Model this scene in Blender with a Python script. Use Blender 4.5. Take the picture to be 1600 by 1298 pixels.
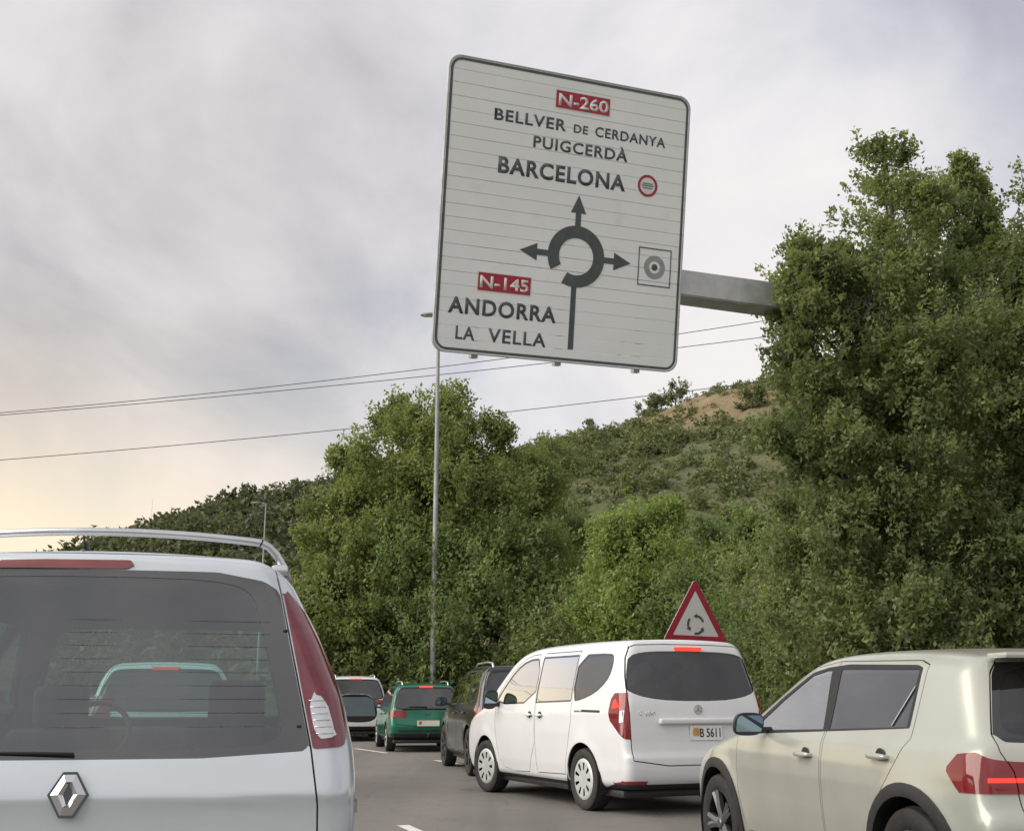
import bpy, bmesh, math, random
import numpy as np
from mathutils import Vector, Matrix

# ------------------------------------------------------------------ clean, camera, sky, sun, exposure
for o in list(bpy.data.objects): bpy.data.objects.remove(o, do_unlink=True)
SC = bpy.context.scene
COL = SC.collection
R = math.radians

cam_data = bpy.data.cameras.new('camera'); cam = bpy.data.objects.new('camera', cam_data); COL.objects.link(cam)
cam_data.sensor_width = 36.0; cam_data.lens = 40.5; cam_data.clip_start = 0.05; cam_data.clip_end = 6000
cam.location = (0, 0, 1.2); cam.rotation_euler = (R(90 + 13.68), 0, 0)
SC.camera = cam

SUN_AZ, SUN_EL = -108.0, 32.0          # degrees: azimuth from +Y (negative = left), elevation
sun_dir = Vector((math.sin(R(SUN_AZ)) * math.cos(R(SUN_EL)), math.cos(R(SUN_AZ)) * math.cos(R(SUN_EL)), math.sin(R(SUN_EL))))
sd = bpy.data.lights.new('sun', 'SUN'); sd.energy = 1.35; sd.angle = R(70); sd.color = (1.0, 0.93, 0.82)
sun = bpy.data.objects.new('sun', sd); COL.objects.link(sun)
sun.rotation_euler = (-sun_dir).to_track_quat('-Z', 'Y').to_euler(); sun.location = (-40, 40, 60)

SC.view_settings.view_transform = 'Standard'; SC.view_settings.look = 'None'
SC.view_settings.gamma = 1.0; SC.view_settings.use_curve_mapping = False
SC.view_settings.exposure = 1.55
SC.render.film_transparent = False

SKY_OFF = (0.4, -3.0, 0)
def world():
    w = bpy.data.worlds.new('World'); SC.world = w; w.use_nodes = True
    nt = w.node_tree; nt.nodes.clear(); N = nt.nodes.new; L = nt.links.new
    out = N('ShaderNodeOutputWorld')
    sky = N('ShaderNodeTexSky'); sky.sky_type = 'NISHITA'; sky.sun_disc = False
    sky.sun_elevation = R(SUN_EL); sky.sun_rotation = R(SUN_AZ); sky.altitude = 700; sky.dust_density = 2.5; sky.air_density = 1.2
    b1 = N('ShaderNodeBackground'); b1.inputs[1].default_value = 0.07; L(sky.outputs[0], b1.inputs[0])
    tc = N('ShaderNodeTexCoord'); nrm = N('ShaderNodeVectorMath'); nrm.operation = 'NORMALIZE'; L(tc.outputs['Generated'], nrm.inputs[0])
    sep = N('ShaderNodeSeparateXYZ'); L(nrm.outputs[0], sep.inputs[0])
    def math_(op, a, b=None, clamp=False):
        m = N('ShaderNodeMath'); m.operation = op; m.use_clamp = clamp
        for i, v in enumerate((a, b)):
            if v is None: continue
            if isinstance(v, (int, float)): m.inputs[i].default_value = v
            else: L(v, m.inputs[i])
        return m.outputs[0]
    zz = math_('ADD', math_('MAXIMUM', sep.outputs[2], 0.0), 0.75)
    cx = math_('DIVIDE', sep.outputs[0], zz); cy = math_('DIVIDE', sep.outputs[1], zz)
    cmb = N('ShaderNodeCombineXYZ'); L(cx, cmb.inputs[0]); L(cy, cmb.inputs[1])
    def noise(scale, detail, rough, dist, off):
        mp = N('ShaderNodeMapping'); mp.inputs['Location'].default_value = off; mp.inputs['Scale'].default_value = (1.0, 0.9, 1)
        L(cmb.outputs[0], mp.inputs[0])
        n = N('ShaderNodeTexNoise'); n.inputs['Scale'].default_value = scale; n.inputs['Detail'].default_value = detail
        n.inputs['Roughness'].default_value = rough; n.inputs['Distortion'].default_value = dist; L(mp.outputs[0], n.inputs['Vector'])
        return n.outputs[0]
    def ramp(v, stops):
        r = N('ShaderNodeValToRGB'); e = r.color_ramp.elements
        e[0].position, e[0].color = stops[0][0], (*stops[0][1], 1); e[1].position, e[1].color = stops[-1][0], (*stops[-1][1], 1)
        for p, c in stops[1:-1]:
            k = e.new(p); k.color = (*c, 1)
        L(v, r.inputs[0]); return r.outputs[0]
    n1 = noise(1.15, 4, 0.52, 0.3, SKY_OFF); n2 = noise(3.4, 7, 0.55, 0.35, (7.3, -2.2, 0)); n3 = noise(1.0, 3, 0.5, 0.2, (4.6, 1.0, 0))
    shade = math_('ADD', math_('MULTIPLY', n1, 0.56), math_('MULTIPLY', n2, 0.44))
    ccol = ramp(shade, [(0.37, (0.150, 0.145, 0.152)), (0.43, (0.205, 0.197, 0.202)), (0.49, (0.262, 0.254, 0.260)), (0.55, (0.300, 0.290, 0.293)), (0.63, (0.325, 0.311, 0.308))])
    # warm light of the low sun spreading through the cloud, strongest near the horizon below it
    glow_dir = Vector((math.sin(R(-36)), math.cos(R(-36)), 0.05)).normalized()
    dot = N('ShaderNodeVectorMath'); dot.operation = 'DOT_PRODUCT'; L(nrm.outputs[0], dot.inputs[0]); dot.inputs[1].default_value = glow_dir
    g = math_('POWER', math_('MAXIMUM', dot.outputs['Value'], 0.0), 10.0)
    low = math_('SUBTRACT', 1.0, math_('MULTIPLY', math_('MAXIMUM', sep.outputs[2], 0.0), 2.9), True)
    g2 = math_('MULTIPLY', g, math_('POWER', low, 1.7))
    mixw = N('ShaderNodeMix'); mixw.data_type = 'RGBA'; L(math_('MULTIPLY', g2, 3.0, True), mixw.inputs['Factor'])
    L(ccol, mixw.inputs['A']); mixw.inputs['B'].default_value = (0.375, 0.312, 0.222, 1)
    b2 = N('ShaderNodeBackground'); L(mixw.outputs['Result'], b2.inputs[0]); b2.inputs[1].default_value = 1.0
    # thin breaks in the overcast
    cov = math_('ADD', math_('MULTIPLY', n3, 0.6), math_('MULTIPLY', n2, 0.4))
    covr = N('ShaderNodeMapRange'); covr.interpolation_type = 'SMOOTHSTEP'; covr.inputs[1].default_value = 0.38; covr.inputs[2].default_value = 0.54
    covr.inputs[3].default_value = 0.74; covr.inputs[4].default_value = 1.0; L(cov, covr.inputs[0])
    cf = math_('MAXIMUM', covr.outputs[0], g2, True)
    mix = N('ShaderNodeMixShader'); L(cf, mix.inputs[0]); L(b1.outputs[0], mix.inputs[1]); L(b2.outputs[0], mix.inputs[2])
    L(mix.outputs[0], out.inputs[0])
world()

# ------------------------------------------------------------------ helpers
rng = np.random.default_rng(11)
random.seed(5)

def thing(name, label, cat, loc=(0, 0, 0), rotz=0.0, group=None, parent=None):
    o = bpy.data.objects.new(name, None); COL.objects.link(o)
    o.empty_display_size = 0.2
    o.location = loc; o.rotation_euler = (0, 0, rotz)
    if label: o['label'] = label
    if cat: o['category'] = cat
    if group: o['group'] = group
    if parent: o.parent = parent
    return o

def tag(o, label=None, cat=None, group=None, kind=None):
    if label: o['label'] = label
    if cat: o['category'] = cat
    if group: o['group'] = group
    if kind: o['kind'] = kind
    return o

def np_mesh(name, V, F, smooth=True, normals=None):
    """V (n,3), F (m,k) all same k"""
    V = np.asarray(V, np.float32); F = np.asarray(F, np.int32); k = F.shape[1]
    me = bpy.data.meshes.new(name)
    me.vertices.add(len(V)); me.vertices.foreach_set('co', V.ravel())
    me.loops.add(F.size); me.loops.foreach_set('vertex_index', F.ravel())
    me.polygons.add(len(F)); me.polygons.foreach_set('loop_start', np.arange(0, F.size, k, dtype=np.int32))
    me.polygons.foreach_set('loop_total', np.full(len(F), k, np.int32))
    me.polygons.foreach_set('use_smooth', np.full(len(F), smooth, bool))
    me.update(calc_edges=True)
    if normals is not None: me.normals_split_custom_set_from_vertices(np.asarray(normals, np.float32))
    return me

def link(name, me, mat, parent=None, loc=None, rot=None):
    o = bpy.data.objects.new(name, me); COL.objects.link(o)
    if mat is not None and len(me.materials) == 0: me.materials.append(mat)
    if parent: o.parent = parent
    if loc is not None: o.location = loc
    if rot is not None: o.rotation_euler = rot
    return o

def bm_obj(name, bm, mat, parent=None, smooth=None, loc=None, rot=None):
    me = bpy.data.meshes.new(name); bmesh.ops.recalc_face_normals(bm, faces=bm.faces)
    if smooth is not None:
        for f in bm.faces: f.smooth = True
        if smooth < 180:
            for e in bm.edges:
                if len(e.link_faces) == 2 and e.calc_face_angle(0) > R(smooth): e.smooth = False
    bm.to_mesh(me); bm.free()
    return link(name, me, mat, parent, loc, rot)

def bm_box(bm, c, s, rot=None, bev=0.0, seg=2):
    r = bmesh.ops.create_cube(bm, size=1.0)
    M = Matrix.Translation(c) @ (rot.to_4x4() if rot is not None else Matrix.Identity(4)) @ Matrix.Diagonal((*s, 1))
    bmesh.ops.transform(bm, matrix=M, verts=r['verts'])
    if bev > 0:
        es = list({e for v in r['verts'] for e in v.link_edges})
        bmesh.ops.bevel(bm, geom=es, offset=bev, segments=seg, affect='EDGES', profile=0.6)

def box(name, c, s, mat, parent=None, bev=0.0, seg=2, rot=None, loc=None):
    bm = bmesh.new(); bm_box(bm, c, s, rot, bev, seg)
    return bm_obj(name, bm, mat, parent, 40 if bev else None, loc=loc)

def tube_mesh(name, pts, rads, n=10, caps=True):
    P = np.asarray(pts, float); m = len(P)
    rads = np.full(m, rads) if np.isscalar(rads) else np.asarray(rads, float)
    T = np.gradient(P, axis=0); T /= np.linalg.norm(T, axis=1)[:, None] + 1e-12
    up = np.array([0, 0, 1.0]) if abs(T[0][2]) < 0.9 else np.array([1.0, 0, 0])
    V = []; u = np.cross(T[0], up); u /= np.linalg.norm(u)
    for i in range(m):
        u = u - T[i] * (u @ T[i]); u /= np.linalg.norm(u); w = np.cross(T[i], u)
        a = np.linspace(0, 2 * np.pi, n, endpoint=False)
        V.append(P[i] + rads[i] * (np.cos(a)[:, None] * u + np.sin(a)[:, None] * w))
    V = np.concatenate(V); F = []
    for i in range(m - 1):
        for j in range(n):
            F.append((i * n + j, i * n + (j + 1) % n, (i + 1) * n + (j + 1) % n, (i + 1) * n + j))
    if caps:
        for base, p in ((0, P[0]), ((m - 1) * n, P[-1])):
            c = len(V); V = np.vstack([V, p])
            for j in range(n):
                a, b = base + j, base + (j + 1) % n
                F.append((a, b, c, c) if base else (b, a, c, c))
    me = bpy.data.meshes.new(name); me.from_pydata(V.tolist(), [], [tuple(dict.fromkeys(f)) for f in F]); me.update()
    me.polygons.foreach_set('use_smooth', np.ones(len(me.polygons), bool)); return me

def tube(name, pts, rads, mat, parent=None, n=10):
    return link(name, tube_mesh(name, pts, rads, n), mat, parent)

def lathe(name, prof, mat, parent=None, n=40, axis='x', smooth=35):
    """prof: (r, a) pairs revolved about the axis"""
    bm = bmesh.new(); rings = []
    for r, a in prof:
        ring = []
        for i in range(n):
            t = 2 * math.pi * i / n
            co = (a, r * math.cos(t), r * math.sin(t)) if axis == 'x' else (r * math.cos(t), r * math.sin(t), a)
            ring.append(bm.verts.new(co))
        rings.append(ring)
    for A, B in zip(rings, rings[1:]):
        for i in range(n): bm.faces.new((A[i], A[(i + 1) % n], B[(i + 1) % n], B[i]))
    return bm_obj(name, bm, mat, parent, smooth)

def flat_poly(name, pts, mat, parent, z=0.0, depth=0.002, hole=None):
    """thin extruded polygon in the local XZ plane facing -Y; pts list of (x,z)"""
    bm = bmesh.new()
    if hole is None:
        a = [bm.verts.new((x, -z, y)) for x, y in pts]; b = [bm.verts.new((x, -z + depth, y)) for x, y in pts]
        n = len(pts); bm.faces.new(a); bm.faces.new(b[::-1])
        for i in range(n): bm.faces.new((a[i], b[i], b[(i + 1) % n], a[(i + 1) % n]))
    else:
        n = len(pts); rings = []
        for P, y0 in ((pts, -z), (hole, -z), (hole, -z + depth), (pts, -z + depth)):
            rings.append([bm.verts.new((x, y0, y)) for x, y in P])
        for k in range(4):
            A, B = rings[k], rings[(k + 1) % 4]
            for i in range(n): bm.faces.new((A[i], B[i], B[(i + 1) % n], A[(i + 1) % n]))
    return bm_obj(name, bm, mat, parent)

def rrect(x0, x1, y0, y1, r, n=8):
    P = []
    for cx, cy, a0 in ((x1 - r, y1 - r, 0), (x0 + r, y1 - r, 90), (x0 + r, y0 + r, 180), (x1 - r, y0 + r, 270)):
        for i in range(n + 1):
            a = R(a0 + 90 * i / n); P.append((cx + r * math.cos(a), cy + r * math.sin(a)))
    return P

def text_obj(name, s, mat, parent, x, y, cap, width=None, z=0.004, bold=0.0, depth=0.0015, align='LEFT', rot=None, spacing=1.0):
    """lettering as a mesh in the XZ plane facing -Y; (x, y) is the left end of the baseline"""
    c = bpy.data.curves.new(name, 'FONT'); c.body = s; c.size = 1.0; c.offset = bold; c.extrude = 0.0; c.space_character = spacing; c.resolution_u = 4
    t = bpy.data.objects.new(name, c); COL.objects.link(t)
    dg = bpy.context.evaluated_depsgraph_get(); me = bpy.data.meshes.new_from_object(t.evaluated_get(dg))
    bpy.data.objects.remove(t)
    co = np.empty(len(me.vertices) * 3, np.float32); me.vertices.foreach_get('co', co); co = co.reshape(-1, 3)
    lo, hi = co.min(0), co.max(0)
    ch = cap_height()
    sy = cap / ch; sx = sy if width is None else width / (hi[0] - lo[0])
    V = np.stack([x + (co[:, 0] - lo[0]) * sx, np.full(len(co), -z), y + co[:, 1] * sy], 1)
    me.vertices.foreach_set('co', V.astype(np.float32).ravel()); me.update()
    bm = bmesh.new(); bm.from_mesh(me)
    r = bmesh.ops.extrude_face_region(bm, geom=bm.faces[:]); vs = [g for g in r['geom'] if isinstance(g, bmesh.types.BMVert)]
    bmesh.ops.translate(bm, verts=vs, vec=(0, depth, 0)); bpy.data.meshes.remove(me)
    return bm_obj(name, bm, mat, parent)
_cap = []
def cap_height():
    if not _cap:
        c = bpy.data.curves.new('cap', 'FONT'); c.body = 'E'; t = bpy.data.objects.new('cap', c); COL.objects.link(t)
        me = bpy.data.meshes.new_from_object(t.evaluated_get(bpy.context.evaluated_depsgraph_get())); bpy.data.objects.remove(t)
        z = [v.co.y for v in me.vertices]; _cap.append(max(z) - min(z)); bpy.data.meshes.remove(me)
    return _cap[0]

# ------------------------------------------------------------------ materials
MATS = {}
def mat(name, col, rough=0.5, metal=0.0, coat=0.0, var=0.0, vscale=8.0, spec=0.5, bump=0.0, bscale=60.0, emit=None, estr=0.0, rvar=0.0, detail=5, col2=None, coatr=0.04):
    if name in MATS: return MATS[name]
    m = bpy.data.materials.new(name); m.use_nodes = True; nt = m.node_tree; b = nt.nodes['Principled BSDF']
    N = nt.nodes.new; L = nt.links.new
    b.inputs['Base Color'].default_value = (*col, 1); b.inputs['Roughness'].default_value = rough; b.inputs['Metallic'].default_value = metal
    b.inputs['Specular IOR Level'].default_value = spec
    if coat: b.inputs['Coat Weight'].default_value = coat; b.inputs['Coat Roughness'].default_value = coatr
    if emit: b.inputs['Emission Color'].default_value = (*emit, 1); b.inputs['Emission Strength'].default_value = estr
    tc = N('ShaderNodeTexCoord')
    if var or col2 or rvar:
        n = N('ShaderNodeTexNoise'); n.inputs['Scale'].default_value = vscale; n.inputs['Detail'].default_value = detail; n.inputs['Roughness'].default_value = 0.6
        L(tc.outputs['Object'], n.inputs['Vector'])
        if var or col2:
            mx = N('ShaderNodeMix'); mx.data_type = 'RGBA'
            A = col if col2 else tuple(max(0, c * (1 - var)) for c in col); B = col2 if col2 else tuple(min(1, c * (1 + var)) for c in col)
            mx.inputs['A'].default_value = (*A, 1); mx.inputs['B'].default_value = (*B, 1)
            mr = N('ShaderNodeMapRange'); mr.inputs[1].default_value = 0.32; mr.inputs[2].default_value = 0.68; L(n.outputs[0], mr.inputs[0])
            L(mr.outputs[0], mx.inputs['Factor']); L(mx.outputs['Result'], b.inputs['Base Color'])
        if rvar:
            mr = N('ShaderNodeMapRange'); mr.inputs[1].default_value = 0.3; mr.inputs[2].default_value = 0.7
            mr.inputs[3].default_value = max(0, rough - rvar); mr.inputs[4].default_value = rough + rvar; L(n.outputs[0], mr.inputs[0]); L(mr.outputs[0], b.inputs['Roughness'])
    if bump:
        n = N('ShaderNodeTexNoise'); n.inputs['Scale'].default_value = bscale; n.inputs['Detail'].default_value = 6; L(tc.outputs['Object'], n.inputs['Vector'])
        bp = N('ShaderNodeBump'); bp.inputs['Strength'].default_value = bump; bp.inputs['Distance'].default_value = 0.02; L(n.outputs[0], bp.inputs['Height']); L(bp.outputs[0], b.inputs['Normal'])
    MATS[name] = m; return m

def glass(name, tint, refl=1.0, ior=1.52):
    """thin sheet of window glass: tinted transmission plus Fresnel reflection"""
    if name in MATS: return MATS[name]
    m = bpy.data.materials.new(name); m.use_nodes = True; nt = m.node_tree; nt.nodes.clear(); N = nt.nodes.new; L = nt.links.new
    out = N('ShaderNodeOutputMaterial'); tr = N('ShaderNodeBsdfTransparent'); tr.inputs[0].default_value = (*tint, 1)
    gl = N('ShaderNodeBsdfGlossy'); gl.inputs['Roughness'].default_value = 0.015; gl.inputs[0].default_value = (0.95, 0.97, 1, 1)
    # Schlick reflectance, the same from both faces of the sheet (Fresnel of a thin pane, two surfaces)
    lw = N('ShaderNodeLayerWeight'); lw.inputs['Blend'].default_value = 0.5
    pw = N('ShaderNodeMath'); pw.operation = 'POWER'; pw.inputs[1].default_value = 4.0; L(lw.outputs['Facing'], pw.inputs[0])
    ma = N('ShaderNodeMath'); ma.operation = 'MULTIPLY_ADD'; ma.inputs[1].default_value = 0.92; ma.inputs[2].default_value = 0.042; L(pw.outputs[0], ma.inputs[0])
    mu = N('ShaderNodeMath'); mu.operation = 'MULTIPLY'; mu.use_clamp = True; mu.inputs[1].default_value = 1.7 * refl; L(ma.outputs[0], mu.inputs[0])
    # faint dust film
    tc = N('ShaderNodeTexCoord'); n = N('ShaderNodeTexNoise'); n.inputs['Scale'].default_value = 3.0; n.inputs['Detail'].default_value = 8; L(tc.outputs['Object'], n.inputs['Vector'])
    mr = N('ShaderNodeMapRange'); mr.inputs[1].default_value = 0.4; mr.inputs[2].default_value = 0.8; mr.inputs[3].default_value = 0.006; mr.inputs[4].default_value = 0.03; L(n.outputs[0], mr.inputs[0])
    df = N('ShaderNodeBsdfDiffuse'); df.inputs[0].default_value = (0.5, 0.48, 0.45, 1)
    m1 = N('ShaderNodeMixShader'); L(mr.outputs[0], m1.inputs[0]); L(tr.outputs[0], m1.inputs[1]); L(df.outputs[0], m1.inputs[2])
    m2 = N('ShaderNodeMixShader'); L(mu.outputs[0], m2.inputs[0]); L(m1.outputs[0], m2.inputs[1]); L(gl.outputs[0], m2.inputs[2]); L(m2.outputs[0], out.inputs[0])
    MATS[name] = m; return m

TYRE = mat('tyre_rubber', (0.022, 0.021, 0.020), 0.75, var=0.3, vscale=14, bump=0.2, bscale=40)
BLACK = mat('black_plastic', (0.02, 0.02, 0.021), 0.5, var=0.25, vscale=10, rvar=0.1)
GLOSSB = mat('gloss_black', (0.008, 0.008, 0.009), 0.08, coat=1.0, var=0.1)
RUBBER = mat('window_rubber', (0.012, 0.012, 0.012), 0.6, var=0.2)
LINING = mat('cabin_lining', (0.035, 0.035, 0.037), 0.85, var=0.2, vscale=20)
SEAT = mat('seat_cloth', (0.030, 0.031, 0.034), 0.9, var=0.3, vscale=40, bump=0.15)
CHROME = mat('chrome', (0.75, 0.76, 0.78), 0.14, 1.0, var=0.05)
SATIN = mat('satin_alloy', (0.62, 0.63, 0.64), 0.32, 1.0, var=0.08, rvar=0.06)
RED_OFF = mat('red_lens', (0.22, 0.012, 0.014), 0.12, coat=1.0, var=0.15, vscale=30)
RED_ON = mat('red_lens_lit', (0.14, 0.005, 0.007), 0.12, coat=0.8, emit=(1.0, 0.02, 0.02), estr=0.015, var=0.1)
RED_HOT = mat('brake_light_lit', (0.6, 0.03, 0.02), 0.2, emit=(1.0, 0.055, 0.03), estr=0.34, var=0.1)
AMBER = mat('amber_lens', (0.65, 0.16, 0.02), 0.15, coat=1.0, emit=(1.0, 0.22, 0.03), estr=0.2, var=0.1)
CLEARL = mat('clear_lens', (0.58, 0.61, 0.64), 0.12, coat=1.0, var=0.06, vscale=30)
PLATE = mat('plate_white', (0.72, 0.72, 0.70), 0.4, var=0.06)
PLATE_Y = mat('plate_cream', (0.70, 0.66, 0.55), 0.4, var=0.06)
INK = mat('plate_ink', (0.02, 0.02, 0.025), 0.5, var=0.1)
MIRROR = mat('mirror_glass', (0.30, 0.40, 0.48), 0.02, 1.0, var=0.03)
# ------------------------------------------------------------------ car bodies: one smooth surface, cut into panels, panes and lamps
def chaikin(P, it=2, closed=True):
    P = np.asarray(P, float)
    for _ in range(it):
        Q = np.roll(P, -1, 0)
        P = np.stack([0.75 * P + 0.25 * Q, 0.25 * P + 0.75 * Q], 1).reshape(-1, 2)
    return P

def sd_poly(P, poly):
    """signed distance (negative inside) of points P (n,2) to a closed polygon"""
    poly = np.asarray(poly, float); A = poly; B = np.roll(poly, -1, 0)
    d = np.full(len(P), 1e9); ins = np.zeros(len(P), bool)
    for a, b in zip(A, B):
        e = b - a; w = P - a; L2 = e @ e
        if L2 < 1e-14: continue
        t = np.clip((w @ e) / L2, 0, 1); q = w - t[:, None] * e
        d = np.minimum(d, (q * q).sum(1))
        c = ((a[1] <= P[:, 1]) & (b[1] > P[:, 1])) | ((b[1] <= P[:, 1]) & (a[1] > P[:, 1]))
        if c.any():
            xs = a[0] + (P[:, 1] - a[1]) * e[0] / (e[1] if abs(e[1]) > 1e-12 else 1e-12)
            ins ^= c & (P[:, 0] < xs)
    d = np.sqrt(d); return np.where(ins, -d, d)

class Grid2:
    def __init__(s, poly, lo, hi, h):
        s.lo = np.array(lo, float); s.h = h; s.n = np.ceil((np.array(hi) - lo) / h).astype(int) + 1
        X, Y = np.meshgrid(s.lo[0] + np.arange(s.n[0]) * h, s.lo[1] + np.arange(s.n[1]) * h, indexing='ij')
        s.D = sd_poly(np.stack([X.ravel(), Y.ravel()], 1), poly).reshape(X.shape)
    def __call__(s, x, y):
        u = np.clip((x - s.lo[0]) / s.h, 0, s.n[0] - 1.001); v = np.clip((y - s.lo[1]) / s.h, 0, s.n[1] - 1.001)
        i = u.astype(int); j = v.astype(int); a = u - i; b = v - j; D = s.D
        return (D[i, j] * (1 - a) + D[i + 1, j] * a) * (1 - b) + (D[i, j + 1] * (1 - a) + D[i + 1, j + 1] * a) * b

def smoothcurve(pts):
    """monotone-ish smooth interpolation through (t, v) pairs"""
    p = np.asarray(pts, float); t = np.linspace(p[0, 0], p[-1, 0], 400); v = np.interp(t, p[:, 0], p[:, 1])
    k = np.hanning(23); k /= k.sum(); v = np.convolve(np.pad(v, 11, mode='edge'), k, 'valid')
    return lambda x: np.interp(x, t, v)

def sstep(a, b, x):
    t = np.clip((x - a) / (b - a), 0, 1); return t * t * (3 - 2 * t)

class Car:
    def __init__(s, name, label, cat, loc, heading, paint, prof, sect, plan, wheel, res=0.03, bow=(0.06, 0.12), crown=0.05, k=(0.10, 0.13), it=2, flare=0.0, belt=1.0, group=None, narrow_top=None):
        s.root = thing(name, label, cat, (loc[0], loc[1], 0.0), heading, group); s.paint = paint
        poly = chaikin(prof, it); lo, hi = poly.min(0), poly.max(0); s.lo, s.hi = lo, hi
        s.grid = Grid2(poly, lo - 0.45, hi + 0.45, 0.015)
        s.sect = smoothcurve(sect); s.plan = smoothcurve(plan); s.wheel = wheel; s.flare = flare
        s.bow, s.crown, s.k, s.belt = bow, crown, k, belt; s.wmax = max(v for _, v in sect)
        s.ym = (lo[0] + hi[0]) / 2; s.hl = (hi[0] - lo[0]) / 2
        s.mesh(res)
        s.parts = {}
    def F(s, P):
        x, y, z = np.abs(P[:, 0]), P[:, 1], P[:, 2]; t = (y - s.ym) / s.hl
        b = s.bow[0] * sstep(0.35, 1.0, -t) - s.bow[1] * sstep(0.2, 1.0, t)
        ye = y - b * x * x; ze = z + s.crown * sstep(s.belt - 0.1, s.hi[1], z) * x * x
        d1 = s.grid(ye, ze); w = s.sect(z) * s.plan(y)
        if s.flare:
            for wy in (s.wheel[0], s.wheel[1]):
                r = np.hypot(y - wy, z - s.wheel[2]); w = w + s.flare * np.exp(-((r - s.wheel[2] - 0.05) / 0.09) ** 2)
        d2 = x - w
        k = s.k[0] + (s.k[1] - s.k[0]) * sstep(s.belt - 0.2, s.belt + 0.2, z)
        h = np.maximum(k - np.abs(d1 - d2), 0) / k
        return np.maximum(d1, d2) + h * h * k * 0.25
    def mesh(s, res):
        lo = np.array([-s.wmax - .02, s.lo[0], s.lo[1]]); hi = np.array([s.wmax + .02, s.hi[0], s.hi[1]]); n = np.maximum(2, np.round((hi - lo) / res).astype(int))
        Ps, Fs, off = [], [], 0
        for ax in range(3):
            u, v = [(1, 2), (2, 0), (0, 1)][ax]
            for side in (0, 1):
                U, W = np.meshgrid(np.linspace(lo[u], hi[u], n[u] + 1), np.linspace(lo[v], hi[v], n[v] + 1), indexing='ij')
                P = np.zeros((U.size, 3)); P[:, u] = U.ravel(); P[:, v] = W.ravel(); P[:, ax] = (lo, hi)[side][ax]
                I = np.arange(U.size).reshape(U.shape) + off
                a, b, c, d = I[:-1, :-1].ravel(), I[1:, :-1].ravel(), I[1:, 1:].ravel(), I[:-1, 1:].ravel()
                if side == 0: b, d = d, b
                Fs.append(np.concatenate([np.stack([a, b, c], 1), np.stack([a, c, d], 1)])); Ps.append(P); off += U.size
        P = np.concatenate(Ps); T = np.concatenate(Fs)
        key = np.round(P, 5); _, idx, inv = np.unique(key, axis=0, return_index=True, return_inverse=True)
        P = P[idx]; T = inv.ravel()[T]
        A = np.stack([np.zeros(len(P)), np.clip(P[:, 1], s.lo[0] + 0.55, s.hi[0] - 0.6), np.full(len(P), 0.62)], 1)
        D = P - A; a = np.zeros(len(P)); b = np.full(len(P), 1.15)
        for _ in range(26):
            m = (a + b) / 2; f = s.F(A + D * m[:, None]); pos = f > 0; b = np.where(pos, m, b); a = np.where(pos, a, m)
        s.V = A + D * ((a + b) / 2)[:, None]; s.T = T
        s.N = s.normal(s.V)
    def normal(s, V):
        e = 0.006; G = np.zeros_like(V)
        for i in range(3):
            d = np.zeros(3); d[i] = e; G[:, i] = s.F(V + d) - s.F(V - d)
        return G / (np.linalg.norm(G, axis=1)[:, None] + 1e-9)
    # --- cutting along the zero line of a scalar field
    def cut(s, f, mask=None):
        T = s.T; S = f(s.V); S = np.where(np.abs(S) < 1e-6, 1e-6, S); pos = S > 0
        m = np.ones(len(T), bool) if mask is None else mask(s.V[T].mean(1))
        c = pos[T].sum(1); split = m & ((c == 1) | (c == 2))
        if not split.any(): return
        t = T[split]; cp = pos[t]; lone = np.where((cp.sum(1) == 1)[:, None], cp, ~cp); i = lone.argmax(1); r = np.arange(len(t))
        A, B, C = t[r, i], t[r, (i + 1) % 3], t[r, (i + 2) % 3]
        E = np.concatenate([np.stack([A, B], 1), np.stack([A, C], 1)]); Es = np.sort(E, 1)
        ue, inv = np.unique(Es, axis=0, return_inverse=True); inv = inv.ravel()
        sa, sb = S[ue[:, 0]], S[ue[:, 1]]; w = (sa / (sa - sb))[:, None]
        NV = s.V[ue[:, 0]] * (1 - w) + s.V[ue[:, 1]] * w; NN = s.N[ue[:, 0]] * (1 - w) + s.N[ue[:, 1]] * w
        NN /= np.linalg.norm(NN, axis=1)[:, None] + 1e-9
        base = len(s.V); s.V = np.vstack([s.V, NV]); s.N = np.vstack([s.N, NN])
        p = base + inv[:len(t)]; q = base + inv[len(t):]
        s.T = np.concatenate([T[~split], np.stack([A, p, q], 1), np.stack([p, B, C], 1), np.stack([p, C, q], 1)])
    # --- regions: ('side'|'rear'|'front', polygon); each is stored as name -> (field, mask)
    def region(s, view, poly, rnd=0, ymax=None, xmin=None):
        P = chaikin(poly, rnd) if rnd else np.asarray(poly, float)
        if view == 'side':
            xm = 0.32 if xmin is None else xmin
            return (lambda V: sd_poly(V[:, 1:3], P)), (lambda C: np.abs(C[:, 0]) > xm)
        if view == 'rear':
            lim = -0.9 if ymax is None else ymax
            return (lambda V: sd_poly(V[:, [0, 2]], P)), (lambda C: C[:, 1] < lim)
        if view == 'front':
            lim = 0.5 if ymax is None else ymax
            return (lambda V: sd_poly(V[:, [0, 2]], P)), (lambda C: C[:, 1] > lim)
    def panelise(s, regs, gaps, drop):
        """regs: [(label, region, offsets)] cut and labelled in order (later wins); gaps: [(region, halfwidth)] ; drop: [region]"""
        for lab, (f, m), off in regs:
            s.cut(lambda V: f(V) + off, m)
        for (f, m), g in gaps:
            s.cut(lambda V: f(V) - g, m); s.cut(lambda V: f(V) + g, m)
        for f, m in drop: s.cut(f, m)
        C = s.V[s.T].mean(1); lab = np.full(len(s.T), 'body', dtype='U24')
        for name, (f, m), off in regs:
            k = m(C); v = np.zeros(len(C), bool); v[k] = (f(C[k]) + off) < 0; lab[v] = name
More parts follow.
